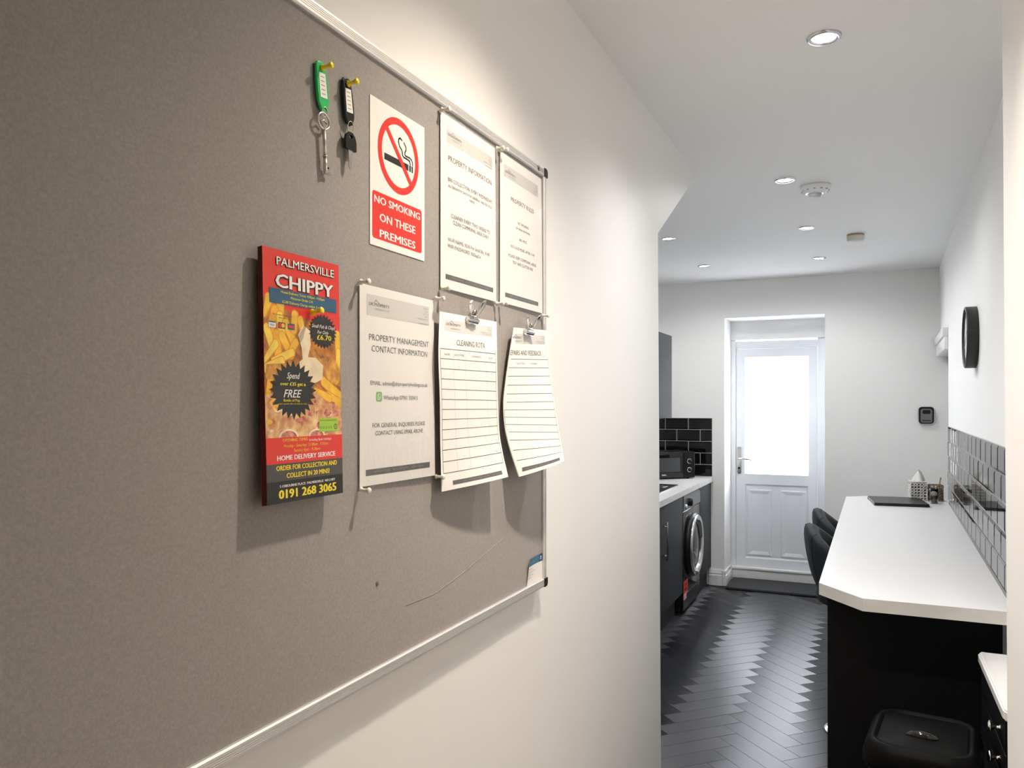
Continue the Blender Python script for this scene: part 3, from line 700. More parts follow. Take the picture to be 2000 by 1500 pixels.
F = [(0.717, 1.566, 1.0, .02, .013), (0.741, 1.563, 1.5, .022, .012), (0.727, 1.548, 1.2, .03, .012), (0.742, 1.541, 1.7, .03, .012), (0.757, 1.537, 2.1, .028, .011), (0.766, 1.550, 1.4, .02, .011),
     (0.722, 1.528, 2.0, .025, .012), (0.735, 1.521, 1.65, .025, .012), (0.751, 1.521, 2.2, .028, .011), (0.762, 1.518, 0.9, .02, .010), (0.721, 1.512, 0.7, .03, .011), (0.745, 1.507, 0.35, .035, .010),
     (0.728, 1.497, 0.3, .03, .011), (0.780, 1.545, 1.9, .02, .010), (0.788, 1.533, 1.9, .018, .010), (0.851, 1.530, 1.6, .025, .010), (0.851, 1.505, 1.5, .03, .009),
     (0.800, 1.487, 0.6, .03, .012), (0.838, 1.470, -0.5, .04, .012), (0.843, 1.456, -0.35, .03, .012), (0.818, 1.462, -0.3, .03, .010), (0.718, 1.470, 1.2, .03, .010), (0.716, 1.450, 1.0, .02, .010)]
for k, q in enumerate(F): fry(*q, k)
p.fc([(0.782, 1.548), (0.795, 1.542), (0.796, 1.525), (0.790, 1.508), (0.780, 1.505), (0.778, 1.52), (0.772, 1.535)], lemon, 3.5)
p.fc([(0.786, 1.525), (0.800, 1.520), (0.815, 1.508), (0.832, 1.512), (0.846, 1.508), (0.855, 1.495), (0.855, 1.473), (0.835, 1.478), (0.822, 1.488), (0.800, 1.498), (0.786, 1.505), (0.760, 1.500), (0.715, 1.497), (0.714, 1.480), (0.745, 1.478), (0.790, 1.480)], fish, 3.4)
p.fc([(0.770, 1.500), (0.785, 1.509), (0.805, 1.509), (0.820, 1.500), (0.818, 1.482), (0.800, 1.476), (0.790, 1.486), (0.772, 1.492)], lemon, 3.7)
p.fc([(ly0, 1.4600), (0.72, 1.463), (0.74, 1.452), (0.765, 1.449), (0.79, 1.455), (0.805, 1.466), (0.83, 1.452), (0.856, 1.446), (ly1, 1.4108), (ly0, 1.4108)], pizza, 3.9)
for q in range(46):
    y, z = rnd.uniform(ly0+.006, ly1-.008), rnd.uniform(1.415, 1.458); r = rnd.uniform(0.002, 0.0065); n = rnd.choice((5, 6, 7))
    if z > 1.445 and .745 < y < .79: continue
    p.fc([(y+r*1.4*math.cos(2*PI*k/n+q)*rnd.uniform(.7, 1.1), max(1.412, z+r*math.sin(2*PI*k/n+q)*rnd.uniform(.6, 1.1))) for k in range(n)], rnd.choice((ham, ham, pizza, lemon, fries[0])), 4.2+q*0.012)
for y, r in ((0.752, 0.018), (0.805, 0.016)):
    p.fc([(y+r*math.cos(PI*k/12), 1.4108+r*0.55*math.sin(PI*k/12)) for k in range(13)], lemon, 4.9); p.fc([(y+r*.8*math.cos(PI*k/12), 1.4108+r*0.42*math.sin(PI*k/12)) for k in range(13)], ham, 5.1)
p.rect(ly0, 1.3798, ly1, 1.4108, red, 5.4, 0); p.rect(ly0, 1.3591, ly1, 1.3798, pgrey, 5.4, 0); p.rect(ly0, lz0, ly1, 1.3591, pblack, 5.4, 0)
p.rect(0.7226, 1.5697, 0.8496, 1.5875, pblue, 4, 0)
p.otext('PALMERSVILLE', 0.7352, 0.8452, 1.6158, 0.0098, pwhite, 5, bold=0.012, ob=0.05); p.otext('CHIPPY', 0.7329, 0.8431, 1.5893, 0.0165, pwhite, 5, bold=0.03, ob=0.06)
p.text('Home Delivery Times: 4:00pm - 9:00pm', 0.7423, 0.8245, 1.5828, 0.0032, pyel, 5, bold=0.01); p.text('Minimum Order £10', 0.7597, 0.8013, 1.5772, 0.0032, pyel, 5, bold=0.01); p.text('£2.00 Delivery Charge within 3 miles', 0.7441, 0.8218, 1.5713, 0.0032, pyel, 5, bold=0.01)
p.text('We accept all major cards', 0.7273, 0.7625, 1.5559, 0.0016, pblack, 4.5); p.text('debit cards', 0.738, 0.7520, 1.5525, 0.0016, pblack, 4.5)
for y, c1, c2 in ((0.7262, pwhite, pblue), (0.7430, pgrey, red), (0.7600, pblue, red)):
    p.rect(y-0.006, 1.5405, y+0.006, 1.5478, c1, 4.5)
    if c1 == pwhite: p.rect(y-0.006, 1.5462, y+0.006, 1.5478, c2, 4.7); p.text('VISA', y-.004, y+.004, 1.5422, .0026, c2, 4.8, bold=.02)
    elif c1 == pgrey: p.disc(y-0.0022, 1.5442, 0.0028, red, 4.7, 14); p.disc(y+0.0022, 1.5442, 0.0028, fries[0], 4.8, 14)
    else: p.rect(y-0.005, 1.5425, y+0.005, 1.5455, red, 4.7)
p.star(0.8205, 1.5436, 0.0288, 0.0222, pblack, 5, 26, 0.8)
p.text('Small Fish & Chips', 0.7985, 0.8450, 1.5472, 0.0044, pwhite, 6.2, bold=0.006, shear=0.3); p.text('For Only', 0.8090, 0.8317, 1.5400, 0.0044, pwhite, 6.2, bold=0.006, shear=0.3); p.text('£6.70', 0.8080, 0.8372, 1.5325, 0.0062, pyel, 6.2, bold=0.02)
p.star(0.7620, 1.4675, 0.0430, 0.0360, pblack, 5, 24, 0.78)
p.text('Spend', 0.7500, 0.7740, 1.4812, 0.0075, pwhite, 6.2, bold=0.008, shear=0.35); p.text('over £35 get a', 0.7379, 0.7845, 1.4728, 0.0042, pyel, 6.2, bold=0.02)
p.text('FREE', 0.7436, 0.7768, 1.4585, 0.0095, pwhite, 6.2, bold=0.008, shear=0.35); p.text('Bottle of Pop', 0.7435, 0.7730, 1.4535, 0.0032, pyel, 6.2, bold=0.015)
p.text('(upon special offers & delivery only)', 0.7345, 0.7860, 1.4502, 0.0014, pyel, 6.2, bold=0.01)
p.rect(0.8094, 1.4155, 0.8474, 1.4322, plime, 6); p.text('FOOD HYGIENE RATING', 0.8115, 0.8450, 1.4290, 0.0015, pblack, 6.3)
for k in range(5): p.ring(0.8130+0.0052*k, 1.4205, 0.0012, 0.0017, pgrey, 6.3, 10)
p.disc(0.8430, 1.4215, 0.0036, pblack, 6.3, 16); p.disc(0.8430, 1.4215, 0.0028, plime, 6.6, 16); p.text('5', 0.8420, 0.8440, 1.4195, 0.0040, pblack, 6.9, bold=0.02)
om = fries[0]
p.text('OPENING TIMES', 0.7405, 0.7868, 1.4056, 0.0037, om, 6.2, bold=0.03); p.text('Including Bank Holidays', 0.7894, 0.8334, 1.4046, 0.0032, pwhite, 6.2)
p.text('Monday - Saturday: 11.00am - 9.30pm', 0.7423, 0.8270, 1.3988, 0.0036, om, 6.2, bold=0.02); p.text('Sunday 4pm - 9.30pm', 0.7606, 0.8108, 1.3928, 0.0036, om, 6.2, bold=0.02)
p.text('HOME DELIVERY SERVICE', 0.7304, 0.8413, 1.3836, 0.0060, pwhite, 6.2, bold=0.035)
p.text('ORDER FOR COLLECTION AND', 0.7287, 0.8446, 1.3718, 0.0060, pyel, 6.2, bold=0.035); p.text('COLLECT IN 20 MINS!', 0.7465, 0.8287, 1.3622, 0.0060, pyel, 6.2, bold=0.035)
p.text('5 OSBOURNE PLACE  PALMERSVILLE  NE12 8EY', 0.7343, 0.8402, 1.3517, 0.0030, pwhite, 6.2, bold=0.03); p.text('0191 268 3065', 0.7322, 0.8424, 1.3385, 0.0108, pyel, 6.2, bold=0.045)
L(p, 'printing', fm)
pin(0.7960, 1.5650, -0.6385+0.0045, yellowpl, 'yellow push pin stuck through the takeaway menu', (0.02, 0.14), 0.020)

# ---------------------------------------------------------------- keys on tags
def key_tag(t, m, top, length, swing):
    """tag hanging from the pin: local x out of the board, y along it, z up"""
    pts = [(-0.0085, 0.004), (-0.006, 0.0075), (0, 0.009), (0.006, 0.0075), (0.0085, 0.004), (0.0105, -0.012), (0.0110, -0.030), (0.0100, -0.042), (0.0060, -0.0505), (0, -0.053), (-0.0060, -0.0505), (-0.0100, -0.042), (-0.0110, -0.030), (-0.0105, -0.012)]
    b = B(); R = Matrix.Rotation(swing, 3, 'X') @ Matrix.Rotation(-0.03, 3, 'Y'); k = length/0.055
    tb = bmesh.new()
    lay = [(0.0, 0.93), (0.0009, 1.0), (0.0033, 1.0), (0.0042, 0.92)]; rings = []
    for x, s in lay: rings.append([tb.verts.new((x, y*s*k, (z+0.02)*s*k-0.02*k)) for y, z in pts])
    for A, C in zip(rings, rings[1:]):
        for q in range(len(pts)): tb.faces.new([A[q], A[(q+1) % len(pts)], C[(q+1) % len(pts)], C[q]])
    tb.faces.new(rings[0]); tb.faces.new(rings[-1])
    bmesh.ops.rotate(tb, verts=tb.verts[:], cent=(0,0,0), matrix=R); b.merge(tb, m); tg_ = b.build('key_tag', t)
    b = B(); tb = bmesh.new()
    vs = [tb.verts.new((0.0046, y*k, z*k)) for y, z in ((-0.0062, -0.006), (0.0062, -0.006), (0.0068, -0.036), (-0.0068, -0.036))] ; tb.faces.new(vs)
    vs2 = [tb.verts.new((0.0040, v.co.y, v.co.z)) for v in vs]; tb.faces.new(vs2)
    for q in range(4): tb.faces.new([vs[q], vs[(q+1) % 4], vs2[(q+1) % 4], vs2[q]])
    bmesh.ops.rotate(tb, verts=tb.verts[:], cent=(0,0,0), matrix=R); b.merge(tb, paper); b.build('paper_label', tg_)
    b = B(); tb = bmesh.new()
    for q in range(5):
        y0_, z0_ = -0.004, -0.010-0.0052*q
        v_ = [tb.verts.new((0.00475, a_*k, c_*k)) for a_, c_ in ((y0_, z0_), (y0_+0.0075, z0_), (y0_+0.0075, z0_-0.0012), (y0_, z0_-0.0012))]; tb.faces.new(v_)
    bmesh.ops.rotate(tb, verts=tb.verts[:], cent=(0,0,0), matrix=R); b.merge(tb, inkl); b.build('handwriting', tg_)
    return R @ Vector((0.004, 0, -0.049*k))
# mortice key on the green tag
t = thing('key_ring', 'long silver mortice key on a green plastic tag pinned to the board', 'keys', (BX+0.0022, 0.8300, 1.8860))
e = key_tag(t, greenpl, 0, 0.058, 0.10)
b = B(); b.tube([e+Vector((0.001*math.sin(2*PI*k/14), 0.0055*math.cos(2*PI*k/14), -0.004+0.006*math.sin(2*PI*k/14))) for k in range(14)], 0.0006, nickel, 6, closed=True); b.build('split_ring', t)
kb = e+Vector((-0.001, -0.001, -0.016)); sw = Vector((-0.01, 0.075, -1)).normalized()
b = B(); b.tube([kb+Vector((0, 0.0118*math.cos(2*PI*k/24), 0.0105*math.sin(2*PI*k/24))) for k in range(24)], 0.0016, nickel, 8, closed=True)
b.tube([kb+Vector((0, -0.006, -0.002)), kb+Vector((0, 0, 0.0015)), kb+Vector((0, 0.006, -0.002))], 0.0012, nickel, 6)
b.tube([kb+sw*0.010, kb+sw*0.030, kb+sw*0.044], 0.0024, nickel, 12); b.tube([kb+sw*0.044, kb+sw*0.0455], 0.0034, nickel, 12); b.tube([kb+sw*0.0455, kb+sw*0.068], 0.0026, nickel, 12)
q = kb+sw*0.054; b.box((q.x-0.001, q.y+0.001, q.z-0.0125), (q.x+0.001, q.y+0.0125, q.z-0.009), nickel); b.box((q.x-0.001, q.y+0.001, q.z-0.009), (q.x+0.001, q.y+0.007, q.z-0.001), nickel); b.box((q.x-0.001, q.y+0.001, q.z-0.006), (q.x+0.001, q.y+0.010, q.z-0.004), nickel)
b.build('mortice_key', t)
# small key with a black plastic bow
t = thing('key_ring', 'small key with black plastic head on a black tag pinned to the board', 'keys', (BX+0.0022, 0.8862, 1.8860))
e = key_tag(t, blackpl, 0, 0.058, 0.10)
b = B(); b.tube([e+Vector((0.001*math.sin(2*PI*k/14), 0.0065*math.cos(2*PI*k/14), -0.006+0.008*math.sin(2*PI*k/14))) for k in range(14)], 0.0006, nickel, 6, closed=True); b.build('split_ring', t)
kb = e+Vector((0.0, -0.0015, -0.026))
b = B(); out = [(-0.0115, -0.0115), (0.0125, -0.0115), (0.0125, 0.001), (0.0095, 0.008), (0.004, 0.0125), (-0.003, 0.0125), (-0.009, 0.008), (-0.0115, 0.001)]
tb = bmesh.new(); hy, hz, hr = 0.0, 0.0065, 0.0032; lo_, hi_ = kb.x-0.002, kb.x+0.002
ring_i = [(hy+hr*1.4*math.cos(2*PI*k/8+PI/8+PI), hz+hr*0.8*math.sin(2*PI*k/8+PI/8+PI)) for k in range(8)]
outv = {}
for X in (lo_, hi_):
    outv[X] = ([tb.verts.new((X, kb.y+y, kb.z+z)) for y, z in out], [tb.verts.new((X, kb.y+y, kb.z+z)) for y, z in ring_i])
for X in (lo_, hi_):
    A, C = outv[X]
    for k in range(8): tb.faces.new([A[k], A[(k+1) % 8], C[(k+1) % 8], C[k]])
for idx in (0, 1):
    A, C = outv[lo_][idx], outv[hi_][idx]
    for k in range(8): tb.faces.new([A[k], A[(k+1) % 8], C[(k+1) % 8], C[k]])
b.merge(tb, blackpl); kk = b.build('key_head', t); kk['label'] = 'black plastic key head'
b = B(); b.prism([(kb.y-0.004, kb.z-0.011), (kb.y+0.005, kb.z-0.011), (kb.y+0.0055, kb.z-0.020), (kb.y+0.0035, kb.z-0.022), (kb.y+0.005, kb.z-0.025), (kb.y+0.003, kb.z-0.028), (kb.y+0.0045, kb.z-0.031), (kb.y+0.002, kb.z-0.034), (kb.y+0.001, kb.z-0.038), (kb.y-0.003, kb.z-0.034)], 0, kb.x-0.0008, kb.x+0.0008, nickel); b.build('key_blade', t)

# ---------------------------------------------------------------- hanging sheets with clips
def catmull(P, t):
    n = len(P)-1; x = min(max(t, 0), 1)*n; i = min(int(x), n-1); f = x-i
    a, b_, c, d = P[max(i-1, 0)], P[i], P[i+1], P[min(i+2, n)]
    return 0.5*((2*b_)+(-a+c)*f+(2*a-5*b_+4*c-d)*f*f+(-a+3*b_-3*c+d)*f**3)
def hang_sheet(label, Lp, Rp, wid, bulge, prt, tuck, ht=0.300):
    """Lp, Rp: rows of the visible left and right edge from top to bottom; u runs 0..0.21, v 0..0.3 down"""
    Lp = [Vector(p_) for p_ in Lp]; Rp = [Vector(p_) for p_ in Rp]
    t = thing('paper_form', label, 'paper sheet', (BX, (Lp[0].y+Rp[0].y)/2, Lp[-1].z))
    def S(u, v, o):
        k = v/ht; l, r, wv = catmull(Lp, k), catmull(Rp, k), catmull(wid, k)
        s = (u-(0.21-wv))/wv
        if s >= 0:
            q = l.lerp(r, s); q.x += bulge*math.sin(PI*s)*k+o; return tuple(q)
        if o: return None
        d = -s*wv; a = min(d/0.006, PI/2*1.6)
        return (l.x-0.003*(1-math.cos(min(a, PI)))-0.0, l.y-0.0012*math.sin(min(a, PI))+max(0, d-0.006)*0.95, l.z)
    b = B(); nu = 30
    b.grid(lambda a, c: S(0.21*a, ht*c, 0), 42, 30, paper); o = L(b, 'paper_sheet', t)
    p = Print(lambda y, z, o: S(y, z, o)); prt(p); L(p, 'printing', t)
    return t, S
def form_print(title, heads, foot=True, cut0=0.0):
    def prt(p):
        S0 = p.S; p.S = lambda y, z, o: S0(y, -z, o)      # z = -v
        u0, u1 = 0.006, 0.203
        p.rect(0.017, -0.038, 0.190, -0.018, greyband, 1, 6)
        p.text('DR.PROPERTY', 0.022, 0.070, -0.0285, 0.0046, ink, 2, bold=0.015); p.text('HOLDINGS LTD', 0.036, 0.070, -0.0345, 0.0026, inkl, 2)
        p.stroke([(0.033, -0.0235), (0.040, -0.0195), (0.047, -0.0235)], 0.0009, ink, 2)
        for i in range(6): p.text(('Office 2', 'Unit B', 'The Works', 'NE12', 'admin@drpropertyholdings', 'www.drpropertyholdings')[i], 0.188-(0.018, 0.012, 0.020, 0.010, 0.045, 0.040)[i], 0.188, -0.0205-0.003*i, 0.0019, inkl, 2)
        p.text(*title, ink, 2, bold=0.004)
        z0, dz = -0.0665, -0.01665
        for k in range(13): p.hline(u0, u1, z0+dz*k, 0.0009, inkline, 1.5, 22)
        for u in (u0, u1): p.vline(u, z0+dz*12, z0, 0.0008, inkline, 1.5, 24)
        for u in (0.047, 0.087, 0.166): p.vline(u, z0+dz*12, z0, 0.0005, inklinel, 1.5, 24)
        for (h_, a, c) in heads: p.text(h_, a, c, z0-0.0105, 0.0038, inkl, 2)
        p.rect(0.030, -0.2885, 0.190, -0.2800, inkf, 1, 8)
        p.text('PROPERTY INVESTMENTS     PROPERTY MANAGEMENT     PROPERTY SOURCING', 0.058, 0.186, -0.2855, 0.0024, inkl, 2.4)
    return prt
HD = (('NAME', 0.019, 0.035), ('DATE/TIME', 0.050, 0.083), ('COMMENTS', 0.107, 0.146), ('SIGN', 0.174, 0.190))
rota, S1 = hang_sheet('cleaning rota form hanging from a silver clip in the middle of the board',
    [(-0.642, 1.1333, 1.6033), (-0.638, 1.1220, 1.5333), (-0.638, 1.1267, 1.4584), (-0.638, 1.1284, 1.3829), (-0.636, 1.1294, 1.3071)],
    [(-0.640, 1.3473, 1.6063), (-0.634, 1.3371, 1.5360), (-0.632, 1.3365, 1.4572), (-0.628, 1.3379, 1.3867), (-0.612, 1.3390, 1.3148)],
    [0.21]*5, 0.004, form_print(('CLEANING ROTA', 0.0575, 0.160, -0.0590, 0.0088), HD), 0)
fb, S2 = hang_sheet('curled repairs and feedback form hanging from the rightmost silver clip',
    [(-0.636, 1.4200, 1.6020), (-0.6395, 1.4000, 1.5300), (-0.642, 1.3850, 1.4540), (-0.636, 1.3850, 1.3890), (-0.6188, 1.4050, 1.3090)],
    [(-0.6340, 1.5950, 1.6110), (-0.630, 1.5930, 1.5380), (-0.615, 1.5850, 1.4560), (-0.602, 1.5850, 1.3830), (-0.587, 1.5700, 1.3300)],
    [0.178, 0.196, 0.204, 0.202, 0.172], 0.006, form_print(('REPAIRS AND FEEDBACK', 0.012, 0.168, -0.0590, 0.0088), (('DATE/TIME', 0.050, 0.083), ('COMMENTS', 0.107, 0.146))), 0)
def clip(y, z, x, label):
    """silver bulldog clip with two folded wing handles; local x out of the board"""
    t = thing('clip', label, 'clip', (x, y, z))
    b = B()
    b.grid(lambda a, c: (0.0050*math.sin(PI*c)+0.001, -0.019+0.038*a, -0.011+0.013*c), 8, 8, chrome)
    b.grid(lambda a, c: (-0.0030*math.sin(PI*c)-0.0005, -0.019+0.038*a, -0.011+0.013*c), 8, 8, chrome)
    b.tube([(0.001, -0.0195, -0.0105), (0.001, 0.0195, -0.0105)], 0.0016, chrome, 8); b.build('jaw', t)
    b = B(); b.tube([(0.001, -0.009, 0.004), (0.001, 0.009, 0.004)], 0.0034, chrome, 12)
    b.grid(lambda a, c: (0.003+0.004*c, (-0.009+0.018*a)*(1-0.3*c), 0.001+0.012*c), 6, 5, chrome); b.build('spring_barrel', t)
    for sg_ in (-1, 1):
        b = B()
        xx = 0.002 if sg_ < 0 else 0.010
        def wing(a, c):
            r = 0.0105*math.sin(PI*min(1, 0.12+c*0.88))**0.6*(0.75+0.25*c)
            y_ = (a-0.5)*2*r; lift = 0.004*(1-((a-0.5)*2)**2)
            return (xx+(0.016*c if sg_ > 0 else -0.002*c)-lift*sg_, y_+sg_*0.0035, 0.006+0.024*c)
        b.grid(wing, 8, 10, chrome)
        rim = [wing(0, k/10) for k in range(11)]+[wing(1, k/10) for k in range(10, -1, -1)]
        b.tube(rim, 0.0008, chrome, 6, closed=True); b.build('wing_handle', t)
    b = B(); b.lathe([(0.0035, 0.0), (0.0035, 0.001), (0, 0.0022)], (0.0060, 0, 0.010), (1, 0, 0), nickel, 12); b.lathe([(0.0008, 0), (0, -0.02)], (0.006, 0, 0.010), (1, 0, 0), nickel, 6); b.build('holding_pin', t)
clip(1.2390, 1.6030, -0.6370, 'silver winged clip holding the cleaning rota')
clip(1.4810, 1.6020, -0.6310, 'silver winged clip holding the repairs and feedback form')

# small card tucked into the lower right corner of the frame
cd = thing('card', 'small white card with blue header in the bottom right corner of the board', 'card', (BX, 1.56, 1.07))
Sc = lambda y, z, o: (BX+0.0012+0.006*max(0, (1.56-y)/0.04)*max(0, (z-1.07)/0.05)*0.7+o, y+0.004*(z-1.07)/0.05, z)
b = B(); b.grid(lambda a, c: Sc(1.518+0.085*a, 1.0692+0.0555*c, 0), 8, 6, paper); L(b, 'paper_card', cd)
p = Print(Sc); p.rect(1.518, 1.1085, 1.603, 1.1247, mat('print_steel_blue', (0.05, 0.17, 0.28), 0.5), 1, 4); p.rect(1.582, 1.1085, 1.603, 1.1247, mat('print_deep_blue', (0.02, 0.07, 0.18), 0.5), 1.8, 2)
p.text('noticeboards', 1.523, 1.555, 1.1135, 0.005, inkl, 2, bold=.01); p.ring(1.590, 1.1165, 0.0022, 0.004, pwhite, 2.6, 14)
for k, (h_, c) in enumerate((('Felt 1200 x 900', 1.543), ('aluminium frame board', 1.560), ('Grey', 1.548), ('1915193', 1.535))): p.text(h_, 1.521, c, 1.1010-0.0062*k, 0.0028, inkl, 1.6)
L(p, 'printing', cd)

# ================================================================ breakfast bar (right)
WZ = 0.87
b = B(); b.prism([(-0.145, 2.75), (-0.014, 2.58), (0.374, 2.58), (0.4365, 5.45), (0.4365, 5.485), (-0.012, 5.485), (-0.125, 5.385)], 2, WZ-0.038, WZ, worktopm, 0, edgem); wt = b.build('worktop'); tag(wt, 'long white breakfast bar worktop with clipped corner on the right', 'worktop')
b = B(); b.box((-0.120, 2.770, 0), (0.370, 2.790, WZ-0.0385), blackmat); tag(b.build('end_panel'), 'black end panel under the near end of the breakfast bar', 'panel')
b = B(); b.box((-0.10, 5.40, 0), (0.42, 5.42, WZ-0.0385), blackmat); tag(b.build('end_panel'), 'black support panel under the far end of the breakfast bar', 'panel')

# laptop-like black folder and the baskets
t = thing('folder', 'flat black padded folder lying at the far end of the breakfast bar', 'folder', (0.158, 5.17, WZ), math.radians(6))
b = B(); b.prism(rrect(0.29, 0.36, 0.012), 2, 0.0005, 0.008, leatherm, 0.0015); b.build('back_cover', t)
b = B(); b.prism(rrect(0.285, 0.355, 0.012), 2, 0.0085, 0.017, leatherm, 0.0015); b.build('front_cover', t)
def lattice(b, w_, d_, h_, m, n=5, th=0.0022, seed=1):
    r = random.Random(seed)
    loops = [rrect(w_, d_, 0.008, 3)]
    for z in (0.003, h_-0.003): b.tube([(x, y, z) for x, y in loops[0]], th*1.1, m, 6, closed=True)
    per = [(-w_/2, -d_/2), (w_/2, -d_/2), (w_/2, d_/2), (-w_/2, d_/2)]
    for s_ in range(4):
        a, c = Vector(per[s_]), Vector(per[(s_+1) % 4])
        for k in range(n):
            u = (k+0.5)/n
            for rr in range(int(h_/(w_/n))):
                z = (rr+0.5)*(w_/n)+0.004; q = a.lerp(c, u); dv = (c-a).normalized()
                R_ = w_/n*0.52*r.uniform(.75, 1.1)
                if z+R_ > h_+0.004: continue
                b.tube([(q.x+dv.x*R_*math.cos(2*PI*i/9), q.y+dv.y*R_*math.cos(2*PI*i/9), z+R_*math.sin(2*PI*i/9)) for i in range(9)], th*0.8, m, 5, closed=True)
t = thing('napkin_basket', 'white wicker napkin holder at the far end of the breakfast bar', 'basket', (0.275, 5.37, WZ+0.001), 0.1)
b = B(); lattice(b, 0.085, 0.085, 0.115, wicker, 5, th=0.0034, seed=2); b.build('lattice_sides', t)
b = B(); b.box((-0.033, -0.033, 0.001), (0.033, 0.033, 0.106), mat('liner_grey', (0.30, 0.30, 0.29), 0.8), 0.004); b.build('liner', t)
t2 = thing('napkin', 'white folded paper napkin standing up from the wicker holder', 'napkin', (0.282, 5.37, WZ+0.110), 0.2)
b = B(); b.grid(lambda a, c: (0.036*(1-c)**0.6*math.cos(2*PI*a)*(1+0.25*math.sin(6*PI*a)), 0.032*(1-c)**0.6*math.sin(2*PI*a)*(1+0.25*math.sin(6*PI*a)), 0.070*c+0.008*math.sin(4*PI*a)*c), 30, 8, napkin, closeu=True); b.build('folded_paper', t2)
t = thing('cutlery_basket', 'brown wicker pot with a wooden stick beside the napkin holder', 'basket', (0.372, 5.38, WZ+0.001), 0.1)
b = B(); lattice(b, 0.072, 0.072, 0.098, brownw, 4, seed=5); b.build('lattice_sides', t)
b = B(); b.box((-0.030, -0.030, 0.001), (0.030, 0.030, 0.080), brownw, 0.004); b.build('liner', t)
t = thing('wooden_stick', 'thin reddish wooden stick leaning in the brown pot', 'stirrer', (0.388, 5.365, WZ+0.082)); 
b = B(); b.tube([(0, 0, 0), (0.008, -0.004, 0.05)], 0.003, wood, 8); b.lathe([(0, 0.05), (0.004, 0.052), (0.0035, 0.06), (0, 0.062)], (0.001, -0.001, 0), (0.15, -0.07, 1), wood, 10); b.build('stick', t)
t = thing('glass_jar', 'small glass tumbler with brown filling in front of the brown pot', 'jar', (0.352, 5.22, WZ+0.001))
gl = bpy.data.materials.new('jar_glass'); gl.use_nodes = True; gb = gl.node_tree.nodes['Principled BSDF']; gb.inputs['Transmission Weight'].default_value = 1; gb.inputs['Roughness'].default_value = 0.03
b = B(); b.lathe([(0.0, 0), (0.020, 0), (0.022, 0.03), (0.020, 0.055), (0.023, 0.088), (0.0215, 0.088), (0.0185, 0.055), (0.0205, 0.03), (0.018, 0.004), (0, 0.004)], (0,0,0), (0,0,1), gl, 24); b.build('glass', t)
b = B(); b.lathe([(0, 0.005), (0.0175, 0.005), (0.019, 0.03), (0.018, 0.045), (0, 0.046)], (0,0,0), (0,0,1), mat('spice_brown', (0.22, 0.17, 0.08), 0.8, nscale=200, namt=0.4), 20); b.build('filling', t)
b = B(); b.lathe([(0, 0.046), (0.018, 0.046), (0.018, 0.066), (0, 0.067)], (0,0,0), (0,0,1), napkin, 20); b.build('paper_wrap', t)

# bar stools
def stool(y, label):
    t = thing('bar_stool', label, 'stool', (-0.052, y, 0), group='velvet bar stools tucked under the breakfast bar')
    b = B(); b.lathe([(0, 0.016), (0.03, 0.016), (0.09, 0.010), (0.125, 0.006), (0.130, 0.003), (0.130, 0.0005), (0, 0.0005)], (0,0,0), (0,0,1), chrome, 48); b.build('base_plate', t)
    b = B(); b.lathe([(0.032, 0.014), (0.026, 0.04), (0.026, 0.33), (0.018, 0.34), (0.018, 0.54), (0.05, 0.56)], (0,0,0), (0,0,1), chrome, 24); b.build('pole', t)
    b = B(); b.tube([(0, 0, 0.26)]+[(0.02+0.13*math.sin(a)*0+0.13*math.cos(a-PI/2)*1.0, 0.11*math.sin(a-PI/2), 0.25) for a in [PI*k/14 for k in range(15)]]+[(0, 0, 0.26)], 0.008, chrome, 8); b.build('foot_rest', t)
    b = B(); b.lathe([(0, 0.555), (0.12, 0.56), (0.15, 0.575), (0.160, 0.60), (0.158, 0.63), (0.14, 0.65), (0.08, 0.655), (0, 0.652)], (0,0,0), (0,0,1), velvet, 36); b.build('seat', t)
    # wrap-round padded back with vertical channels
    b = B(); A0 = math.radians(78)
    def back(a, c):
        ph = -A0+2*A0*a; e_ = abs(ph)/A0
        top_ = 0.914-0.13*e_**1.6; bot = 0.625
        th = 0.056*(1-0.4*e_**3); q = 2*PI*c
        mid_z = (top_+bot)/2; hz_ = (top_-bot)/2
        # rounded cross-section, leaning outwards with height
        z = mid_z+hz_*(-math.cos(q)) if False else mid_z-hz_*math.cos(q)
        k = (z-bot)/(top_-bot)
        rad = 0.135+0.050*min(1, max(0, k))**0.75
        prof = math.sin(q); prof = (abs(prof)**0.55)*(1 if prof > 0 else -1)
        chn = 1-0.30*abs(math.sin(ph*4.1+PI/2))**0.0 if False else 1
        groove = 0.006*(1-abs(math.cos(ph*4.6))**0.35)
        r_ = rad+(th/2+0.010*k)*prof-(groove if prof > 0 else -groove)*k
        return (-r_*math.cos(ph), r_*math.sin(ph), z)
    b.grid(back, 60, 24, velvet, closev=True)
    V = b.bm.verts[:]; n_ = 24
    f1 = b.bm.faces.new(V[0:n_]); f2 = b.bm.faces.new(V[-n_:]); 
    b.build('backrest', t)
    b = B()
    for sgn in (-1.0, 0.0, 1.0):
        pts = []
        for k in range(9):
            c = 0.14+0.36*k/8; ph = sgn*math.radians(34); u = (ph+A0)/(2*A0); q = Vector(back(u, c)); pts.append(q+Vector((-math.cos(ph), math.sin(ph), 0))*0.0005)
        b.tube(pts, 0.0022, velvet, 6)
    b.build('seam_piping', t)
    return t
stool(3.80, 'dark teal velvet bar stool nearest the camera at the breakfast bar'); 
stool(4.37, 'dark teal velvet bar stool farther away, nearer the back door')

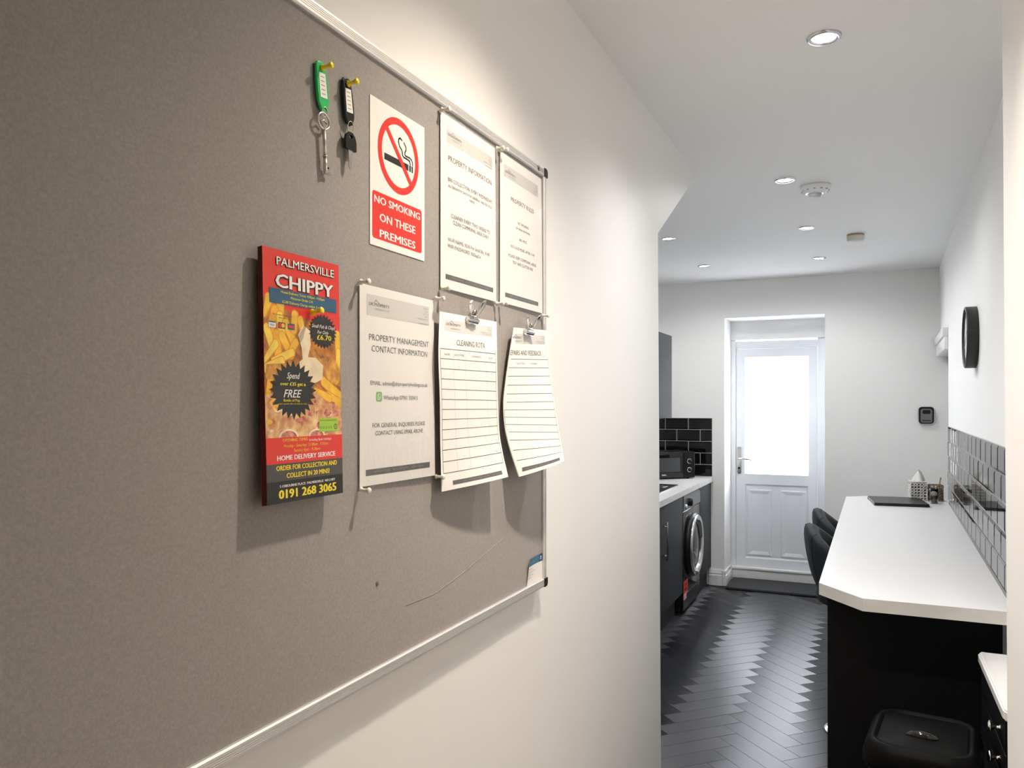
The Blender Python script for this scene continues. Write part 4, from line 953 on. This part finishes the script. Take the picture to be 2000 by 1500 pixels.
# waste bin in front of the end panel
t = thing('waste_bin', 'black plastic lidded bin standing in front of the black end panel', 'bin', (0.125, 2.19, 0.0), math.radians(-7))
def loft(b, secs, m, caps=(True, True)):
    tb = bmesh.new(); rings = []
    for (w_, d_, r, z) in [(q[0]*0.86, q[1]*0.98, q[2], q[3]) for q in secs]: rings.append([tb.verts.new((x, y, z)) for x, y in rrect(w_, d_, r, 6)])
    for A, C in zip(rings, rings[1:]):
        for k in range(len(A)): tb.faces.new([A[k], A[(k+1) % len(A)], C[(k+1) % len(A)], C[k]])
    if caps[0]: tb.faces.new(rings[0])
    if caps[1]: tb.faces.new(rings[-1])
    b.merge(tb, m, True)
b = B(); loft(b, [(0.21, 0.22, 0.05, 0), (0.215, 0.225, 0.05, 0.004), (0.27, 0.285, 0.06, 0.575), (0.285, 0.30, 0.06, 0.58), (0.285, 0.30, 0.06, 0.60)], binpl, (True, True)); b.build('body', t)
b = B(); loft(b, [(0.296, 0.312, 0.065, 0.588), (0.296, 0.312, 0.065, 0.603), (0.285, 0.300, 0.062, 0.625), (0.255, 0.27, 0.055, 0.642), (0.235, 0.25, 0.05, 0.644), (0.23, 0.245, 0.05, 0.636)], binpl); b.build('lid_rim', t)
b = B(); b.grid(lambda a, c: (-0.095+0.19*a, -0.114+0.228*c, 0.6385+0.012*math.sin(PI*a)*math.sin(PI*c)), 14, 14, binpl); b.build('swing_flap', t)
b = B(); b.lathe([(0, 0.012), (0.6, 0.009), (0.9, 0.004), (1.0, 0)], (0, 0, 0), (0, 0, 1), chrome, 24)
for v in b.bm.verts: v.co = (v.co.x*0.036, -0.045+v.co.y*0.011, 0.648+v.co.z)
hh = b.build('flap_handle', t)
hh.data.materials[0] = mat('gloss_black', (0.01, 0.01, 0.01), 0.08)

# drawer unit with white top, cut by the near wall
t = thing('drawer_unit', 'black drawer unit with white top and glass knobs at the right edge', 'cabinet', (0.45, 2.34, 0))
b = B(); b.box((-0.150, -0.215, 0.04), (0.150, 0.225, 0.724), blackmat); b.build('body', t)
b = B(); b.prism(rrect(0.335, 0.485, 0.02, 4), 2, 0.725, 0.750, gloss_w, 0.004); b.box((-0.148, -0.2432, 0.7262), (0.150, -0.2405, 0.744), chip)
tp = b.build('unit_top', t); tp['label'] = 'white top with bare front edge'
b = B(); b.box((-0.158, 0.233-0.47, 0.7503), (-0.150, 0.235, 0.7515), gloss_w, 0.0004); b.build('edge_groove', tp)
for (z0, z1, zk) in ((0.640, 0.715, 0.673), (0.565, 0.635, 0.600), (0.40, 0.56, 0.48), (0.06, 0.395, 0.30)):
    b = B(); b.box((-0.160, -0.205, z0), (-0.150, 0.215, z1), blackmat, 0.002); dr = b.build('drawer_front', t)
    b = B(); b.lathe([(0.008, 0), (0.004, 0.004), (0.004, 0.012), (0.008, 0.016), (0.014, 0.020), (0.015, 0.023), (0.010, 0.027), (0, 0.028)], (-0.160, -0.130, zk), (-1, 0, 0), chrome, 18); b.build('knob', dr)

# ================================================================ left kitchen run
def cabinet(y0, y1, label, hx_=None):
    t = thing('base_cabinet', label, 'cabinet', (-1.45, (y0+y1)/2, 0), group=None)
    b = B(); b.box((-1.74, y0+.001, 0.15), (-1.172, y1-.001, WZ-0.039), cabin); L(b, 'body', t)
    b = B(); b.box((-1.225, y0+.001, 0.0), (-1.205, y1-.001, 0.15), cabm); L(b, 'plinth', t)
    b = B(); b.box((-1.170, y0+.002, 0.164), (-1.150, y1-.002, WZ-0.044), cabm, 0.0015); d = L(b, 'door', t)
    if hx_ is not None:
        b = B(); b.tube([(-1.150, hx_, 0.52), (-1.122, hx_, 0.52)], 0.004, chrome); b.tube([(-1.150, hx_, 0.70), (-1.122, hx_, 0.70)], 0.004, chrome); b.tube([(-1.120, hx_, 0.49), (-1.120, hx_, 0.73)], 0.005, mat('gunmetal', (0.15, 0.15, 0.15), 0.3, 0.9))
        h_ = B(); o = d.location
        for v in b.bm.verts: v.co -= Vector(t.location)
        b.build('bar_handle', d)
    return t
cabinet(4.72, 5.375, 'dark grey base cabinet with bar handle beside the washing machine', 4.80)
cabinet(4.06, 4.715, 'dark grey base cabinet second along from the washing machine', 4.15)
cabinet(3.40, 4.055, 'dark grey base cabinet third along, behind the left wall edge', 3.49)
t = thing('filler_panel', 'dark grey end panel between washing machine and back wall', 'panel', (-1.45, 6.21, 0))
b = B(); b.box((-1.74, 5.985, 0.15), (-1.172, 6.445, WZ-0.039), cabin); L(b, 'body', t)
b = B(); b.box((-1.205, 5.985, 0), (-1.185, 6.445, 0.15), cabm); L(b, 'plinth', t)
b = B(); b.box((-1.170, 5.987, 0.145), (-1.150, 6.443, WZ-0.042), cabm, 0.0015); L(b, 'door', t)
b = B(); b.prism([(-1.748, 3.32), (-1.133, 3.32), (-1.133, 6.440), (-1.748, 6.440)], 2, WZ-0.038, WZ, worktopm, 0, edgem)
o = b.build('worktop'); tag(o, 'white worktop over the dark cabinets and washing machine on the left', 'worktop')
t = thing('hob', 'black glass hob set into the left worktop', 'hob', (-1.47, 5.34, WZ))
b = B(); b.prism(rrect(0.47, 0.60, 0.01, 3), 2, 0.0005, 0.006, glassblk); b.build('glass_top', t)
b = B()
for (x, y, r) in ((-0.11, -0.14, 0.09), (-0.11, 0.15, 0.075), (0.10, -0.14, 0.075), (0.08, 0.13, 0.085)):
    b.lathe([(r, 0.0063), (r+0.0025, 0.0063)], (x, y, 0), (0, 0, 1), pwhite, 36)
for k in range(4): b.box((0.175+0.0, 0.05+k*0.03, 0.0062), (0.195, 0.062+k*0.03, 0.0066), pwhite)
b.build('zone_marks', t)
# washing machine
t = thing('washing_machine', 'black front loading washing machine with chrome porthole under the left worktop', 'washing machine', (-1.43, 5.68, 0))
b = B(); b.box((-1.70, 5.388, 0.03), (-1.165, 5.978, 0.825), blackpl, 0.008); L(b, 'body', t)
b = B(); b.box((-1.166, 5.392, 0.035), (-1.150, 5.974, 0.135), blackpl, 0.004); b.box((-1.166, 5.392, 0.138), (-1.150, 5.974, 0.715), mat('gloss_black_body', (0.012, 0.012, 0.013), 0.12), 0.006); L(b, 'front_panel', t)
b = B(); b.prism([(5.394, 0.72), (5.972, 0.72), (5.972, 0.785), (5.955, 0.812), (5.92, 0.822), (5.394, 0.822)], 0, -1.166, -1.146, silver); L(b, 'control_panel', t)
b = B(); b.lathe([(0.030, 0), (0.028, 0.022), (0.024, 0.026), (0, 0.027)], (-1.146, 5.57, 0.765), (1, 0, 0), blackpl, 24); L(b, 'programme_knob', t)
b = B(); b.lathe([(0.018, 0), (0.018, 0.006), (0.012, 0.010), (0, 0.010)], (-1.146, 5.46, 0.742), (1, 0, 0), chrome, 20); L(b, 'start_button', t)
WC = (-1.150, 5.655, 0.455)
b = B(); b.lathe([(0.222, 0), (0.226, 0.012), (0.222, 0.030), (0.212, 0.036)], WC, (1, 0, 0), blackpl, 48)
b.lathe([(0.212, 0.034), (0.216, 0.042), (0.205, 0.052), (0.192, 0.050), (0.176, 0.040), (0.170, 0.030)], WC, (1, 0, 0), chrome, 48); dr = L(b, 'porthole_door', t)
b = B(); b.lathe([(0.172, 0.030), (0.155, 0.024), (0.10, 0.036), (0.05, 0.043), (0, 0.045)], WC, (1, 0, 0), glassblk, 40)
for v in b.bm.verts: v.co -= Vector(t.location)
b.build('porthole_glass', dr)
b = B(); b.tube([(-1.105, 5.655+0.19*math.cos(a), 0.455+0.19*math.sin(a)) for a in (-2.0, -1.85, -1.7, -1.55, -1.4)], 0.010, chrome, 10)
for v in b.bm.verts: v.co -= Vector(t.location)
b.build('door_catch', dr)
p = Print(flatS(-1.1497)); p.rect(5.405, 0.145, 5.545, 0.235, mat('sticker_red', (0.80, 0.07, 0.03), 0.4), 1); p.rect(5.405, 0.095+.045, 5.545, 0.145, pwhite, 1); p.rect(5.43, 0.165, 5.50, 0.18, pblack, 2); p.rect(5.43, 0.195, 5.52, 0.215, mat('sticker_dark_red', (0.4, 0.02, 0.01), 0.4), 2); p.rect(5.41, 0.105, 5.50, 0.140, mat('sticker_pink', (0.8, 0.45, 0.45), 0.4), 1)
L(p, 'energy_sticker', t)
b = B()
for (x, y) in ((-1.20, 5.43), (-1.20, 5.93), (-1.66, 5.43), (-1.66, 5.93)):
    b = B(); b.lathe([(0.02, 0), (0.02, 0.012), (0.01, 0.014), (0.01, 0.032)], (x, y, 0), (0, 0, 1), rubber, 12); L(b, 'foot', t)
# microwave across the corner
t = thing('microwave', 'black microwave oven standing on the left worktop in the back corner', 'microwave', (-1.235, 6.215, WZ), math.radians(40))
b = B(); b.box((-0.42, 0.012, 0.008), (0, 0.280, 0.212), blackpl, 0.004); b.build('body', t)
b = B(); b.box((-0.418, -0.002, 0.010), (-0.100, 0.012, 0.210), mat('gloss_black', (0.01, 0.01, 0.01), 0.08), 0.003); d = b.build('door', t)
b = B(); b.box((-0.39, -0.0035, 0.058), (-0.128, -0.0018, 0.165), screenm); b.build('door_window', d)
p = Print(lambda y, z, o: (y, -0.0022-o, z)); p.text('beko', -0.282, -0.245, 0.028, 0.013, pwhite, 1, bold=0.02); p.build('maker_mark', d)
b = B(); b.box((-0.097, -0.002, 0.010), (-0.001, 0.012, 0.210), blackpl, 0.003); d = b.build('control_panel', t)
for z in (0.138, 0.072):
    b = B(); b.lathe([(0.019, 0), (0.020, 0.003), (0.017, 0.004)], (-0.048, -0.002, z), (0, -1, 0), chrome, 24); b.lathe([(0.016, 0), (0.015, 0.016), (0, 0.017)], (-0.048, -0.002, z), (0, -1, 0), blackpl, 20); b.build('dial', d)
b = B()
for x in (-0.38, -0.04):
    for y in (0.04, 0.24):
        b = B(); b.lathe([(0, 0.0005), (0.012, 0.0005), (0.012, 0.010)], (x, y, 0), (0, 0, 1), rubber, 10); b.build('foot', t)
# wall cabinets
for k, (y0, y1, lb) in enumerate(((5.02, 5.62, 'dark grey wall cabinet nearest the back wall'), (4.415, 5.015, 'dark grey wall cabinet nearer the camera, behind the left wall edge'), (3.81, 4.41, 'dark grey wall cabinet farthest from the back wall'))):
    t = thing('wall_cabinet', lb, 'cabinet', (-1.5, (y0+y1)/2, 1.355))
    b = B(); b.box((-1.749, y0+.001, 1.356), (-1.302, y1-.001, 1.94), cabin); L(b, 'body', t)
    b = B(); b.box((-1.300, y0+.002, 1.356), (-1.280, y1-.002, 1.94), cabm, 0.0015); L(b, 'door', t)

# ================================================================ wall clock, key safe, mat
t = thing('wall_clock', 'round black rimmed wall clock seen edge on, above the tiled wall', 'clock', (0.412, 3.79, 1.730), -WA)
b = B(); b.lathe([(0.122, 0), (0.128, 0.002), (0.128, 0.040), (0.125, 0.044), (0.119, 0.044), (0.118, 0.034)], (0,0,0), (-1, 0, 0), mat('clock_rim', (0.02, 0.02, 0.02), 0.5), 64); b.lathe([(0, 0.001), (0.122, 0.001)], (0,0,0), (-1, 0, 0), blackpl, 64); b.build('rim', t)
fc_ = mat('clock_face', (0.62, 0.62, 0.62), 0.5)
b = B(); b.lathe([(0, 0.034), (0.119, 0.034)], (0,0,0), (-1, 0, 0), fc_, 64); b.build('face', t)
b = B()
for k in range(12):
    b = B(); b.box((-0.0355, -0.0025, 0.095), (-0.035, 0.0025, 0.110), pblack, rot=Matrix.Rotation(PI*k/6, 3, 'X')); b.build('hour_mark', t)
for ln, an in ((0.060, 0.9), (0.090, -2.0)):
    b = B(); b.box((-0.038, -0.002, -0.012), (-0.0372, 0.002, ln), pblack, rot=Matrix.Rotation(an, 3, 'X')); b.build('hand', t)
t = thing('key_safe', 'small grey and black key safe on the back wall beside the door', 'key safe', (0.385, BY, 1.372))
b = B(); b.prism(rrect(0.098, 0.122, 0.02, 5), 1, -0.034, 0, blackpl, 0.003); b.build('body', t)
b = B(); b.prism(rrect(0.074, 0.100, 0.014, 5, 0, -0.004), 1, -0.042, -0.034, mat('key_safe_grey', (0.18, 0.18, 0.18), 0.4, 0.3), 0.002); d = b.build('front_cover', t)
b = B(); b.prism(rrect(0.052, 0.028, 0.010, 4, 0, 0.024), 1, -0.0435, -0.042, blackpl); b.build('code_window', d)
b = B(); b.box((-0.028, -0.046, -0.040), (0.028, -0.042, -0.034), blackpl, 0.001); b.build('latch', d)
b = B(); b.box((-1.020, 6.34, 0.0), (-0.30, 6.732, 0.018), matm, 0.005); o = b.build('door_mat'); tag(o, 'dark grey door mat on the floor in front of the back door', 'mat')
